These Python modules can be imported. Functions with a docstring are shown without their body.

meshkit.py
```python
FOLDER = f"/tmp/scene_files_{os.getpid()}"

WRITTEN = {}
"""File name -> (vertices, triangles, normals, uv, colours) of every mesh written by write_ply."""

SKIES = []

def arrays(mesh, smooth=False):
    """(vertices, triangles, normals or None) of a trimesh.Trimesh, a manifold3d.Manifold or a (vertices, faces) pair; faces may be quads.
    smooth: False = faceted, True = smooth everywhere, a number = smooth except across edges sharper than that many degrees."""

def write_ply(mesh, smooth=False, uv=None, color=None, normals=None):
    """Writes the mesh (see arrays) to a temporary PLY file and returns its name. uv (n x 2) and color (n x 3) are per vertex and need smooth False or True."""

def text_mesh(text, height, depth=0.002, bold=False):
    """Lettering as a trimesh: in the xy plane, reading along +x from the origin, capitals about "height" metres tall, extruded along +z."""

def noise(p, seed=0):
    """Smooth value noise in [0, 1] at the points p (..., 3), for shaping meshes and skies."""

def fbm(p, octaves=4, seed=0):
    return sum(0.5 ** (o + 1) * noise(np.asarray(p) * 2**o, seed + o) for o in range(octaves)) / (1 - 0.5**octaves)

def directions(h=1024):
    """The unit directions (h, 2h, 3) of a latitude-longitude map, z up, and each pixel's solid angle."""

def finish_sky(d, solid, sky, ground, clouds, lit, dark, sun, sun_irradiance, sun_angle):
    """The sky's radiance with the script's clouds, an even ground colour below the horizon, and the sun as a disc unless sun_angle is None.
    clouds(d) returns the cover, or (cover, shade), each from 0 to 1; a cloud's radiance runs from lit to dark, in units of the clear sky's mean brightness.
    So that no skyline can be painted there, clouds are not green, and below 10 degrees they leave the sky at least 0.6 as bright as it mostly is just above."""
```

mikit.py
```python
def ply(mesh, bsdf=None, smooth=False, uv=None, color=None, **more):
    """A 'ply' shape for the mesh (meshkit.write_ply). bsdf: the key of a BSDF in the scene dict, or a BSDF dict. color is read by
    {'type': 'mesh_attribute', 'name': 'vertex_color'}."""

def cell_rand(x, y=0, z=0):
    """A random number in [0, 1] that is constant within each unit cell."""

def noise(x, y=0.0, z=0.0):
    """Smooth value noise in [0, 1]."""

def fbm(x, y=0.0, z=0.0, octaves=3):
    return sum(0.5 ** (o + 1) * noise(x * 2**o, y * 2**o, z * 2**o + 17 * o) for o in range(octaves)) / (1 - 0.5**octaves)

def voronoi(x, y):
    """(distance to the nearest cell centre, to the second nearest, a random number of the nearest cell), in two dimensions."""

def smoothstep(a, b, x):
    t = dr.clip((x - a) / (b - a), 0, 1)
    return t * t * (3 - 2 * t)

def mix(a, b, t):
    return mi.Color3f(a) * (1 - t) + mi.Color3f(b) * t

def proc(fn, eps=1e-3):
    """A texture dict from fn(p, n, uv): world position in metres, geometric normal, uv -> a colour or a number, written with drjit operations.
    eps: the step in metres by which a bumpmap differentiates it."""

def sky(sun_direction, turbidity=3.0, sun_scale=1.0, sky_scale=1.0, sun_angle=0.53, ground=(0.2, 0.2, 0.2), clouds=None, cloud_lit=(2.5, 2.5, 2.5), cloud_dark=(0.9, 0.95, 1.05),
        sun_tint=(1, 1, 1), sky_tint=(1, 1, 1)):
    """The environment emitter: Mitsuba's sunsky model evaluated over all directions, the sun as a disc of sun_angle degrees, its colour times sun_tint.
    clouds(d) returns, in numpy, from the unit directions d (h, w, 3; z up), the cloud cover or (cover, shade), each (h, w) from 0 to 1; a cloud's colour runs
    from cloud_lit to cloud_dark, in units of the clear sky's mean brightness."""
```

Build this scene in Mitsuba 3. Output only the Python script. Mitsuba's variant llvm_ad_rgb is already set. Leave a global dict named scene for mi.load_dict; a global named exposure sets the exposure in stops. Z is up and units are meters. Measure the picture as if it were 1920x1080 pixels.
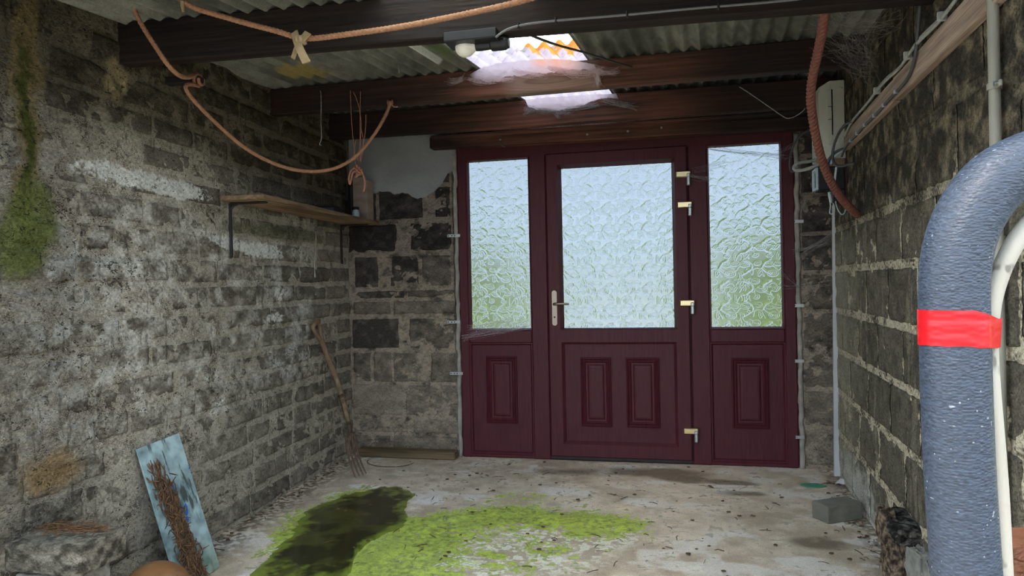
import math
import numpy as np
import trimesh
import drjit as dr
import mitsuba as mi
import mikit
import meshkit
from mikit import noise, fbm, smoothstep, mix, cell_rand, voronoi
from scipy.interpolate import CubicSpline
from scipy.spatial import cKDTree
from scipy.spatial.transform import Rotation

V = lambda *a: np.array(a, float)
scene, labels = {}, {}

# ------------------------------------------------------------------ camera, sky, exposure
exposure = 3.95
CAM = V(0, 0, 1.1954)
RIGHT, UP, FWD = V(*(0.9726, 0.2316, -0.0211)), V(*(0.0192, 0.0105, 0.9998)), V(*(-0.2318, 0.9728, -0.0058))
scene['camera'] = {
    'type': 'perspective', 'fov': 69.7021, 'fov_axis': 'x', 'near_clip': 0.02, 'far_clip': 300.0,
    'to_world': mi.ScalarTransform4f().look_at(origin=CAM.tolist(), target=(CAM + FWD).tolist(), up=UP.tolist())}


def cloud_cover(d):
    q = d / np.maximum(d[..., 2:3] + 0.35, 0.2)
    n = meshkit.fbm(q * 2.2 + 5.0, 4, seed=3)
    return np.full(d.shape[:2], 0.94), np.clip(0.55 + 1.6 * (n - 0.5), 0, 1)


scene['sky'] = mikit.sky((-0.25, -0.45, 0.85), turbidity=4.0, sun_scale=0.12, sky_scale=1.0, sun_angle=14.0, clouds=cloud_cover,
                         cloud_lit=(2.1, 2.3, 2.48), cloud_dark=(1.42, 1.68, 1.92), ground=(0.2, 0.2, 0.17))


# ------------------------------------------------------------------ helpers
def numbered(name):
    if name not in USED:
        USED.add(name)
        return name
    i = 1
    while f'{name}_{i:03d}' in USED:
        i += 1
    USED.add(f'{name}_{i:03d}')
    return f'{name}_{i:03d}'


USED = set()


def tag(k, label=None, cat=None, group=None, kind=None):
    d = labels.setdefault(k, {})
    for a, b in (('label', label), ('category', cat), ('group', group), ('kind', kind)):
        if b:
            d[a] = b


def thing(name, label, cat, group=None):
    k = numbered(name)
    tag(k, label, cat, group)
    return k


def obj(name, mesh, mat, parent=None, smooth=False, uv=None, label=None, cat=None, group=None, kind=None):
    k = numbered(f'{parent}__{name}' if parent else name)
    scene[k] = mikit.ply(mesh, mat, smooth=smooth, uv=uv)
    if label or cat or group or kind:
        tag(k, label, cat, group, kind)
    return k


def struct(name, mesh=None, mat=None, smooth=False, label=None, cat=None, uv=None):
    k = numbered(name)
    if mesh is not None:
        scene[k] = mikit.ply(mesh, mat, smooth=smooth, uv=uv)
    tag(k, label, cat, None, 'structure')
    return k


cat_ = trimesh.util.concatenate


def hull(pts):
    return trimesh.convex.convex_hull(np.asarray(pts, float))


def box(x0, x1, y0, y1, z0, z1, b=0.004):
    b = min(b, (x1 - x0) / 2.5, (y1 - y0) / 2.5, (z1 - z0) / 2.5)
    pts = []
    for sx in (0, 1):
        for sy in (0, 1):
            for sz in (0, 1):
                c = V((x0, x1)[sx], (y0, y1)[sy], (z0, z1)[sz])
                s = V(1 - 2 * sx, 1 - 2 * sy, 1 - 2 * sz) * b
                pts += [c + s * m for m in (V(0, 1, 1), V(1, 0, 1), V(1, 1, 0))]
    return hull(pts)


def obox(center, size, axes=None, b=0.004):
    """a bevelled box of the given size; axes: rows are its local x, y, z directions."""
    m = box(-size[0] / 2, size[0] / 2, -size[1] / 2, size[1] / 2, -size[2] / 2, size[2] / 2, b)
    if axes is not None:
        m.vertices = m.vertices @ np.asarray(axes, float)
    m.vertices = m.vertices + np.asarray(center, float)
    if np.linalg.det(np.eye(3) if axes is None else np.asarray(axes, float)) < 0:
        m.invert()
    return m


def rz(deg):
    c, s = math.cos(math.radians(deg)), math.sin(math.radians(deg))
    return np.array([[c, s, 0], [-s, c, 0], [0, 0, 1.0]])


def spline(pts, n):
    pts = np.asarray(pts, float)
    t = np.r_[0, np.cumsum(np.sqrt(np.linalg.norm(np.diff(pts, axis=0), axis=1)) + 1e-6)]
    return CubicSpline(t, pts)(np.linspace(0, t[-1], n))


def frames(p):
    t = np.gradient(p, axis=0)
    t /= np.linalg.norm(t, axis=1, keepdims=True) + 1e-12
    a = np.zeros_like(p)
    r = V(0, 0, 1) if abs(t[0, 2]) < 0.9 else V(1, 0, 0)
    for i in range(len(p)):
        r = r - t[i] * (r @ t[i])
        r /= np.linalg.norm(r)
        a[i] = r
    return t, a, np.cross(t, a)


def tube(pts, r, sides=10, n=None, lobes=0, pitch=0.05, depth=0.16):
    """a swept tube (a rope of twisted strands when lobes > 0) with closed ends; r: radius or radii per point."""
    p = np.asarray(pts, float) if n is None else spline(pts, n)
    t, a, b = frames(p)
    s = np.r_[0, np.cumsum(np.linalg.norm(np.diff(p, axis=0), axis=1))]
    th = np.arange(sides) * 2 * np.pi / sides
    rr = np.interp(np.linspace(0, 1, len(p)), np.linspace(0, 1, np.size(r)), np.ravel(r))[:, None] * np.ones(sides)
    if lobes:
        rr = rr * (1 - depth + depth * 2 * np.abs(np.cos(lobes / 2 * (th[None] - 2 * np.pi * s[:, None] / pitch))))
    v = p[:, None] + rr[..., None] * (np.cos(th)[None, :, None] * a[:, None] + np.sin(th)[None, :, None] * b[:, None])
    i, j = np.meshgrid(np.arange(len(p) - 1), np.arange(sides), indexing='ij')
    k = (j + 1) % sides
    q = np.stack([i * sides + j, i * sides + k, (i + 1) * sides + k, (i + 1) * sides + j], -1).reshape(-1, 4)
    f = np.vstack([q[:, [0, 1, 2]], q[:, [0, 2, 3]]])
    v = np.vstack([v.reshape(-1, 3), p[0], p[-1]])
    m = len(p) * sides
    j = np.arange(sides)
    k = (j + 1) % sides
    f = np.vstack([f, np.stack([np.full(sides, m), k, j], -1), np.stack([np.full(sides, m + 1), m - sides + j, m - sides + k], -1)])
    return trimesh.Trimesh(v, f, process=False)


def grid_faces(nu, nv):
    i, j = np.meshgrid(np.arange(nu - 1), np.arange(nv - 1), indexing='ij')
    q = np.stack([i * nv + j, (i + 1) * nv + j, (i + 1) * nv + j + 1, i * nv + j + 1], -1).reshape(-1, 4)
    return np.vstack([q[:, [0, 1, 2]], q[:, [0, 2, 3]]])


def nested(x0, x1, z0, z1, steps, back, hole=False):
    """a moulding in the plane of the door: rectangles at (inset, y) joined in turn, the first closed down to y = back."""
    rings = [(0.0, back)] + list(steps)
    if hole:
        rings.append((steps[-1][0], back))
    v, f = [], []
    for ins, y in rings:
        v += [(x0 + ins, y, z0 + ins), (x1 - ins, y, z0 + ins), (x1 - ins, y, z1 - ins), (x0 + ins, y, z1 - ins)]
    for r in range(len(rings) - 1):
        for j in range(4):
            a, b = r * 4 + j, r * 4 + (j + 1) % 4
            f += [(a, b, b + 4), (a, b + 4, a + 4)]
    n = len(rings)
    if hole:
        for j in range(4):
            a, b = (n - 1) * 4 + j, (n - 1) * 4 + (j + 1) % 4
            f += [(a, b, (j + 1) % 4), (a, (j + 1) % 4, j)]
    else:
        e = (n - 1) * 4
        f += [(e, e + 1, e + 2), (e, e + 2, e + 3), (0, 2, 1), (0, 3, 2)]
    return trimesh.Trimesh(np.array(v, float), np.array(f), process=False)


def lathe(profile, center, axis, n=28):
    """profile: (radius, along) from the start to the end of the axis."""
    axis = np.asarray(axis, float) / np.linalg.norm(axis)
    r = V(0, 0, 1) if abs(axis[2]) < 0.9 else V(1, 0, 0)
    a = r - axis * (r @ axis)
    a /= np.linalg.norm(a)
    b = np.cross(axis, a)
    th = np.arange(n) * 2 * np.pi / n
    pr = np.asarray(profile, float)
    v = np.asarray(center, float) + pr[:, 1, None, None] * axis + pr[:, 0, None, None] * (np.cos(th)[None, :, None] * a + np.sin(th)[None, :, None] * b)
    i, j = np.meshgrid(np.arange(len(pr) - 1), np.arange(n), indexing='ij')
    k = (j + 1) % n
    q = np.stack([i * n + j, i * n + k, (i + 1) * n + k, (i + 1) * n + j], -1).reshape(-1, 4)
    return trimesh.Trimesh(v.reshape(-1, 3), np.vstack([q[:, [0, 1, 2]], q[:, [0, 2, 3]]]), process=False)


def rough_stone(center, size, seed, axes=None, amp=0.14, square=0.5):
    m = trimesh.creation.icosphere(subdivisions=5)
    v = m.vertices
    box_ = v / np.maximum(np.abs(v).max(1, keepdims=True), 1e-9)
    v = v * (1 - square) + box_ * square
    d = meshkit.fbm(v * 1.6 + seed * 7.3, 4, seed=seed) - 0.5
    d2 = 1.6 * (meshkit.fbm(v * 5 + seed * 3.1, 4, seed=seed + 50) - 0.5)
    v = v * (1 + 2.2 * amp * d + 0.5 * amp * d2)[:, None] * (np.asarray(size) / 2)
    if axes is not None:
        v = v @ np.asarray(axes)
    return trimesh.Trimesh(v + np.asarray(center), m.faces, process=False)


# ------------------------------------------------------------------ materials
def rgb(*c):
    return {'type': 'rgb', 'value': list(c)}


def mat(key, color, rough=0.6, spec=0.4, metallic=0.0, bump=None, bscale=0.004, eps=1e-3, two=True, **more):
    b = {'type': 'principled', 'base_color': mikit.proc(color) if callable(color) else rgb(*color), 'roughness': mikit.proc(rough) if callable(rough) else rough,
         'specular': spec, 'metallic': metallic, **more}
    if bump:
        b = {'type': 'bumpmap', 'tex': mikit.proc(bump, eps), 'scale': bscale, 'inner': b}
    scene['mat_' + key] = {'type': 'twosided', 'inner': b} if two else b
    return 'mat_' + key


def gauss(a, b, ca, cb, ra, rb):
    return dr.exp(-dr.square((a - ca) / ra) - dr.square((b - cb) / rb))


def grit(p, n, uv):
    """the pitted, grainy face of old concrete block"""
    a = fbm(p.x * 34, p.y * 34, p.z * 34, 3)
    b = noise(p.x * 190, p.y * 190, p.z * 190)
    c = noise(p.x * 420, p.y * 420, p.z * 420)
    pit = smoothstep(0.62, 0.78, noise(p.x * 95, p.y * 95, p.z * 95 + 9))
    return a * 1.0 + b * 0.35 + c * 0.15 - pit * 0.6


def patchy(p, f, s=0.0):
    return fbm(p.x * f + s, p.y * f + s, p.z * f + s, 4)


def mould(p, s, more):
    """black specks and pits, denser in drifting patches, and thin runs"""
    dens = fbm(p.x * 3.2 + s, p.y * 3.2, p.z * 4.0, 3)
    f = 0.62 * fbm(p.x * 58 + s, p.y * 58, p.z * 58, 2) + 0.38 * noise(p.x * 210, p.y * 210, p.z * 210 + s)
    thr = 0.80 - 0.25 * dens - more
    a = smoothstep(thr, thr + 0.10, f)
    b = smoothstep(0.68, 0.80, fbm(p.x * 16 + p.y * 44, p.z * 11 + s, 4.0, 3))
    return dr.clip(a + 0.5 * b, 0, 1)


def left_colour(p, n, uv):
    u, z = 4.9 - p.y, p.z
    tone, mort = uv.x, uv.y
    a, b, g = patchy(p, 4.0), patchy(p, 17.0, 3), noise(p.x * 260, p.y * 260, p.z * 260)
    c = mix((0.10, 0.09, 0.075), (0.26, 0.24, 0.205), dr.clip(tone * 0.6 + (b - 0.5) * 1.5 + 0.15, 0, 1))
    pale = mix((0.29, 0.262, 0.215), (0.46, 0.435, 0.375), b)
    c = mix(c, pale, mort * smoothstep(0.2, 0.5, 0.6 * b + 0.4 * g))
    smear = smoothstep(0.38, 0.64, 0.42 * b + 0.25 * patchy(p, 9.0, 33) + 0.33 * fbm(p.x * 70, p.y * 70, p.z * 70, 3)) * smoothstep(0.9, 1.9, u) * (1 - smoothstep(1.45, 1.65, z))
    c = mix(c, pale * 0.9, smear * 0.75)
    # brown, damp upper courses, with the shade under the roof painted in
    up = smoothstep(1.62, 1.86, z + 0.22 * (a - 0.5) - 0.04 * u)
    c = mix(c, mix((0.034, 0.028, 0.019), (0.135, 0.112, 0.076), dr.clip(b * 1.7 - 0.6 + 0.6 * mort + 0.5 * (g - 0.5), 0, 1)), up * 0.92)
    # old whitewash, in a broad worn band and on single blocks
    band = smoothstep(0.5, 0.75, u) * (1 - smoothstep(2.75, 3.1, u)) * smoothstep(0.45, 0.8, z) * (1 - smoothstep(1.5, 1.75, z))
    w = smoothstep(0.47, 0.72, b * 0.5 + a * 0.4 + 0.10 * tone + 0.10 * fbm(p.y * 40, p.z * 7, 2.0, 3)) * band
    strong = gauss(u, z, 2.45, 1.66, 0.36, 0.065) + gauss(u, z, 1.95, 1.645, 0.27, 0.06) + 1.5 * gauss(u, z, 1.23, 1.405, 0.27, 0.055) + gauss(u, z, 1.65, 1.44, 0.2, 0.06)
    strong += gauss(u, z, 1.1, 1.17, 0.1, 0.07) + gauss(u, z, 1.15, 1.02, 0.17, 0.07) + gauss(u, z, 2.0, 1.25, 0.35, 0.05) * 0.6 + gauss(u, z, 1.75, 0.62, 0.25, 0.1) * 0.7
    fine = 0.5 * fbm(p.x * 80, p.y * 80, p.z * 80, 3) + 0.5 * b
    strong = smoothstep(0.44, 0.62, dr.minimum(strong, 1.1) * (0.1 + 1.15 * fine)) * 0.95
    w = w * smoothstep(0.38, 0.55, fine)
    c = mix(c, (0.64, 0.65, 0.64), dr.clip(0.55 * w + strong, 0, 1))
    # the damp streak with algae down from the roof, tan along its rim
    wob = (patchy(p, 6.0, 8) - 0.5) * 0.12
    d = dr.abs(u - 2.86 + wob)
    run = smoothstep(1.2, 1.5, z + (b - 0.5) * 0.4)
    c = mix(c, (0.25, 0.195, 0.095), (1 - smoothstep(0.03, 0.075, d + 0.07 * (b - 0.5))) * run * 0.85)
    c = mix(c, (0.075, 0.088, 0.02), (1 - smoothstep(0.008, 0.035, d + 0.05 * (fine - 0.5))) * run * smoothstep(2.12, 1.9, z + 0.3 * (b - 0.5)))
    alg = gauss(u, z, 2.84, 1.47, 0.12, 0.15) + 0.75 * gauss(u, z, 2.93, 1.33, 0.12, 0.12)
    c = mix(c, mix((0.085, 0.115, 0.02), (0.24, 0.27, 0.085), b), smoothstep(0.28, 0.72, alg * (0.45 + b)) * 0.9)
    c = mix(c, (0.10, 0.105, 0.05), smoothstep(0.3, 0.8, gauss(u, z, 1.0, 1.52, 0.75, 0.06) * (0.5 + b)) * 0.7)
    c = mix(c, (0.36, 0.24, 0.11), smoothstep(0.4, 0.9, gauss(u, z, 2.8, 0.58, 0.2, 0.1) * (0.5 + b)) * 0.75)
    c = mix(c, (0.30, 0.25, 0.14), smoothstep(0.4, 0.8, gauss(u, z, 2.42, 2.03, 0.1, 0.11) * (0.3 + 1.2 * b)) * 0.9)
    # black mould in spots and runs
    c = mix(c, (0.035, 0.032, 0.025), mould(p, 21, 0.03) * 0.85)
    # near end painted darker, standing in for shade
    c = c * (1 - 0.45 * smoothstep(2.35, 2.8, u + 0.5 * (a - 0.5)) * (1 - 0.5 * strong))
    return c * mi.Color3f(1.02, 1.0, 0.955) * (0.40 + 0.62 * g + 0.62 * noise(p.x * 105, p.y * 105, p.z * 105))


def back_colour(p, n, uv):
    tone, mort = uv.x, uv.y
    a, b, g = patchy(p, 5.0, 2), patchy(p, 20.0, 5), noise(p.x * 260, p.y * 260, p.z * 260)
    c = mix((0.055, 0.053, 0.048), (0.30, 0.268, 0.225), dr.clip(tone + (b - 0.5) * 1.1, 0, 1))
    c = mix(c, mix((0.25, 0.215, 0.175), (0.40, 0.35, 0.295), b), mort * smoothstep(0.25, 0.55, 0.7 * b + 0.3 * g))
    upper_dark = smoothstep(1.0, 1.5, p.z + 0.5 * (a - 0.5))  # tone gets darker towards the top of the wall
    c = mix(c, c * mi.Color3f(0.52, 0.52, 0.58), upper_dark * (1 - 0.45 * mort))
    c = mix(c, (0.025, 0.025, 0.024), mould(p, 31, 0.0) * 0.7)
    return c * mi.Color3f(1.06, 1.0, 0.94) * (0.42 + 0.62 * g + 0.55 * noise(p.x * 105, p.y * 105, p.z * 105))


def right_colour(p, n, uv):
    u, z = 4.9 - p.y, p.z
    tone, mort = uv.x, uv.y
    a, b, g = patchy(p, 4.0, 12), patchy(p, 19.0, 15), noise(p.x * 280, p.y * 280, p.z * 280)
    c = mix((0.055, 0.052, 0.044), (0.15, 0.14, 0.112), dr.clip(0.25 + tone * 0.4 + (b - 0.5) * 1.3, 0, 1))
    pale = smoothstep(1.1, 0.2, u) * smoothstep(1.75, 1.2, z)
    c = mix(c, (0.33, 0.32, 0.25), pale * (0.35 + 0.7 * b))
    c = mix(c, mix((0.30, 0.275, 0.21), (0.52, 0.49, 0.39), b), mort * smoothstep(0.30, 0.56, 0.65 * b + 0.35 * noise(p.x * 120, p.y * 120, p.z * 120)))
    runs = smoothstep(0.60, 0.74, fbm(p.y * 16, p.z * 2.0, 7.0, 3))
    c = mix(c, (0.32, 0.30, 0.235), runs * 0.35 * (0.3 + b))
    c = mix(c, (0.50, 0.52, 0.48), smoothstep(0.25, 0.8, gauss(u, z, 0.75, 0.05, 0.75, 0.2) * (0.4 + b)) * 0.7)
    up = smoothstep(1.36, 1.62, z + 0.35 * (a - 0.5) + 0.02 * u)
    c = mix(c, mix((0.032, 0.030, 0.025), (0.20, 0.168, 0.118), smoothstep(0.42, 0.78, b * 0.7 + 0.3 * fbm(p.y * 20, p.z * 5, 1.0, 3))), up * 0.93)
    c = mix(c, (0.03, 0.028, 0.024), mould(p, 41, 0.0) * (0.8 - 0.5 * mort))
    return c * mi.Color3f(1.04, 1.0, 0.93) * (0.30 + 0.75 * g + 0.65 * noise(p.x * 120, p.y * 120, p.z * 120))


M = {}
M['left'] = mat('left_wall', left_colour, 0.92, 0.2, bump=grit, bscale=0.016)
M['back'] = mat('back_wall', back_colour, 0.92, 0.2, bump=grit, bscale=0.008)
M['right'] = mat('right_wall', right_colour, 0.92, 0.2, bump=grit, bscale=0.013)


def floor_colour(p, n, uv):
    x, y = p.x, p.y
    a, b = fbm(x * 2.2 + 4, y * 2.2, 0.0, 4), fbm(x * 11, y * 11, 3.0, 4)
    f, g = fbm(x * 45, y * 45, 1.0, 3), noise(x * 320, y * 320)
    c = mix((0.42, 0.35, 0.265), (0.68, 0.60, 0.49), dr.clip(0.5 + 1.7 * (b - 0.5) + 1.1 * (a - 0.5), 0, 1))
    c = mix(c, (0.72, 0.70, 0.66), smoothstep(0.56, 0.7, fbm(x * 5 + 9, y * 7, 2.0, 4)) * 0.7)
    # brown damp stains before the door and towards the right wall
    st = (0)
    for cx, cy, rx, ry, k in [(-0.179, 4.672, 0.355, 0.121, 1.0), (0.272, 4.273, 0.172, 0.065, 0.9), (0.565, 3.529, 0.161, 0.118, 1.0), (-0.771, 4.582, 0.429, 0.133, 0.6), (0.257, 4.492, 0.181, 0.06, 0.8), (-0.017, 4.509, 0.185, 0.098, 0.7)]:
        st = st + gauss(x, y, cx, cy, rx, ry) * k
    c = mix(c, (0.13, 0.095, 0.06), smoothstep(0.3, 0.75, st * (0.45 + b)) * 0.8)
    # a dirty edge along the walls
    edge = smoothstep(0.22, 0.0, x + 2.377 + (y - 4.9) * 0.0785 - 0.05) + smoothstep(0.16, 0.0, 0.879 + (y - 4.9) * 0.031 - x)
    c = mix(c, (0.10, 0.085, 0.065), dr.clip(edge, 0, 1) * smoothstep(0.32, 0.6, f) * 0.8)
    # algae round the puddle and over the middle of the floor
    al = mi.Float(0)
    for cx, cy, rx, ry, k in [(-1.934, 3.518, 0.17, 0.367, 0.8), (-1.82, 3.935, 0.278, 0.148, 0.6), (-1.345, 2.947, 0.206, 0.248, 1.3), (-1.272, 3.418, 0.234, 0.208, 1.3), (-0.922, 3.645, 0.296, 0.23, 1.25), (-0.6, 3.533, 0.28, 0.213, 1.1), (-0.775, 3.144, 0.506, 0.27, 0.75), (-0.923, 4.027, 0.207, 0.104, 0.6), (-0.375, 3.612, 0.179, 0.201, 0.8), (-1.867, 3.236, 0.118, 0.31, 0.7), (-1.198, 4.922, 0.128, 0.062, 0.8), (0.024, 3.164, 0.109, 0.111, 0.45), (-1.106, 2.96, 0.27, 0.18, 0.8)]:
        al = al + gauss(x, y, cx, cy, rx, ry) * k
    nz = 0.5 + 2.0 * (0.42 * f + 0.33 * b + 0.25 * noise(x * 110, y * 110) - 0.5)
    worn = smoothstep(0.32, 0.5, fbm(x * 6 + 3, y * 8, 8.0, 3)) * smoothstep(3.62, 3.40, y + 0.25 * (b - 0.5)) * smoothstep(-1.22, -0.85, x + 0.2 * (b - 0.5))
    cover = dr.minimum(al, 1.0) * 0.98 * (1 - 0.52 * worn)
    thin = smoothstep(0.92 - cover, 1.22 - cover, nz)
    pale = smoothstep(0.45, 0.6, fbm(x * 48, y * 48, 5.0, 3))
    c = mix(c, (0.78, 0.79, 0.68), worn * pale * 0.75 * smoothstep(0.25, 0.6, al))
    rim = gauss(x, y, *(-1.915, 4.067, 0.193, 0.067)) + gauss(x, y, *(-1.434, 3.861, 0.133, 0.119))
    c = mix(c, (0.80, 0.79, 0.78), smoothstep(0.35, 0.7, rim * (0.3 + b)) * 0.8)
    green = mix((0.15, 0.21, 0.03), (0.52, 0.66, 0.08), dr.clip(f * 1.5 - 0.25, 0, 1))
    c = mix(c, green, thin * 0.92)
    c = mix(c, (0.10, 0.10, 0.075), smoothstep(0.6, 0.72, f * 0.6 + 0.4 * b) * 0.45)
    return c * (0.78 + 0.4 * g)


def floor_bump(p, n, uv):
    return fbm(p.x * 30, p.y * 30, 0.0, 4) + 0.3 * noise(p.x * 260, p.y * 260)


M['floor'] = mat('floor', floor_colour, 0.8, 0.3, bump=floor_bump, bscale=0.005)
M['puddle'] = mat('puddle', lambda p, n, uv: mix(mix((0.022, 0.024, 0.006), (0.065, 0.07, 0.014), smoothstep(0.4, 0.75, fbm(p.x * 9, p.y * 9, 0.0, 4))), (0.19, 0.25, 0.03), smoothstep(0.72, 1.0, uv.x + 0.5 * (fbm(p.x * 18, p.y * 18, 4.0, 4) - 0.5))), 0.10, 0.55)


def wood(dark, light, axis='x', f=1.0, seed=0.0):
    def fn(p, n, uv):
        q = {'x': (p.x, p.y, p.z), 'y': (p.y, p.x, p.z), 'z': (p.z, p.x, p.y)}[axis]
        g = fbm(q[0] * 2.0 * f + seed, q[1] * 60 * f, q[2] * 60 * f, 3)
        h = fbm(q[0] * 3.0 + seed, q[1] * 8, q[2] * 8, 3)
        fine = noise(q[0] * 12 * f, q[1] * 240 * f, q[2] * 240 * f)
        return mix(dark, light, dr.clip(0.5 + 1.5 * (g - 0.5) + 1.2 * (h - 0.5), 0, 1)) * (0.8 + 0.4 * fine)
    return fn


def wood_bump(axis='x'):
    def fn(p, n, uv):
        q = {'x': (p.x, p.y, p.z), 'y': (p.y, p.x, p.z), 'z': (p.z, p.x, p.y)}[axis]
        return fbm(q[0] * 4, q[1] * 120, q[2] * 120, 3)
    return fn


red_wood = wood((0.06, 0.03, 0.022), (0.21, 0.085, 0.052))


def beam_colour(p, n, uv):
    # rooflight painted in: ends nearly black as in shade, reddish wood in the middle, a greyed knotty length on the second beam
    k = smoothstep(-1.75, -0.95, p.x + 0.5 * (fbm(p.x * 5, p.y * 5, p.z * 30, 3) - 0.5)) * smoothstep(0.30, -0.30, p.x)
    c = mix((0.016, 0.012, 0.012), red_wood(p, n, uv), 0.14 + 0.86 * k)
    g = smoothstep(-0.98, -0.85, p.x + 0.4 * (p.z - 2.26)) * smoothstep(-0.42, -0.46, p.x - 0.25 * dr.abs(p.z - 2.26)) * smoothstep(4.2, 4.1, p.y) * smoothstep(3.0, 3.1, p.y)
    rings = noise(dr.sqrt(dr.square(p.x + 0.68) + dr.square((p.z - 2.25) * 7)) * 26, p.z * 6)
    c = mix(c, mix((0.15, 0.10, 0.075), (0.31, 0.22, 0.175), rings), g * 0.85)
    return c


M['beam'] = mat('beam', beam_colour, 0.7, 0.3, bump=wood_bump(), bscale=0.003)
M['dark_beam'] = mat('dark_beam', wood((0.010, 0.008, 0.008), (0.030, 0.018, 0.014)), 0.75, 0.25, bump=wood_bump(), bscale=0.003)
M['old_wood'] = mat('old_wood', wood((0.10, 0.065, 0.04), (0.30, 0.205, 0.125), 'y'), 0.75, 0.25, bump=wood_bump('y'), bscale=0.003)
M['plank'] = mat('plank', wood((0.075, 0.055, 0.03), (0.20, 0.15, 0.085)), 0.75, 0.25, bump=wood_bump(), bscale=0.003)
M['rail'] = mat('rail', wood((0.20, 0.145, 0.11), (0.46, 0.35, 0.275), 'y', 1.0, 3.0), 0.8, 0.25, bump=wood_bump('y'), bscale=0.003)
M['handle_wood'] = mat('handle_wood', wood((0.11, 0.072, 0.042), (0.31, 0.215, 0.135), 'z'), 0.55, 0.35)


def grain(p, n, uv):
    g = fbm(p.x * 210, p.y * 30, p.z * 6, 3)
    return mix((0.060, 0.011, 0.018), (0.105, 0.022, 0.030), g) * (0.85 + 0.3 * noise(p.x * 500, 0, p.z * 14))


M['door'] = mat('door', grain, 0.5, 0.28, bump=lambda p, n, uv: fbm(p.x * 260, p.y * 30, p.z * 9, 2), bscale=0.0012)
M['gasket'] = mat('gasket', (0.02, 0.018, 0.02), 0.6)
M['brass'] = mat('brass', (0.72, 0.58, 0.33), 0.32, 0.5, metallic=1.0)
M['steel'] = mat('steel', (0.50, 0.52, 0.53), 0.42, 0.5, metallic=0.9)
M['bronze'] = mat('bronze', (0.30, 0.25, 0.20), 0.35, 0.5, metallic=0.9)
M['rust'] = mat('rust', lambda p, n, uv: mix((0.07, 0.05, 0.04), (0.17, 0.10, 0.065), fbm(p.x * 60, p.y * 60, p.z * 60)), 0.65, 0.4, metallic=0.35)
M['black_iron'] = mat('black_iron', (0.022, 0.02, 0.02), 0.5, 0.5)
M['mortar'] = mat('mortar', lambda p, n, uv: mix((0.24, 0.22, 0.19), (0.50, 0.47, 0.43), fbm(p.x * 25, p.y * 25, p.z * 25)), 0.9, 0.2, bump=grit, bscale=0.006)
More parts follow.
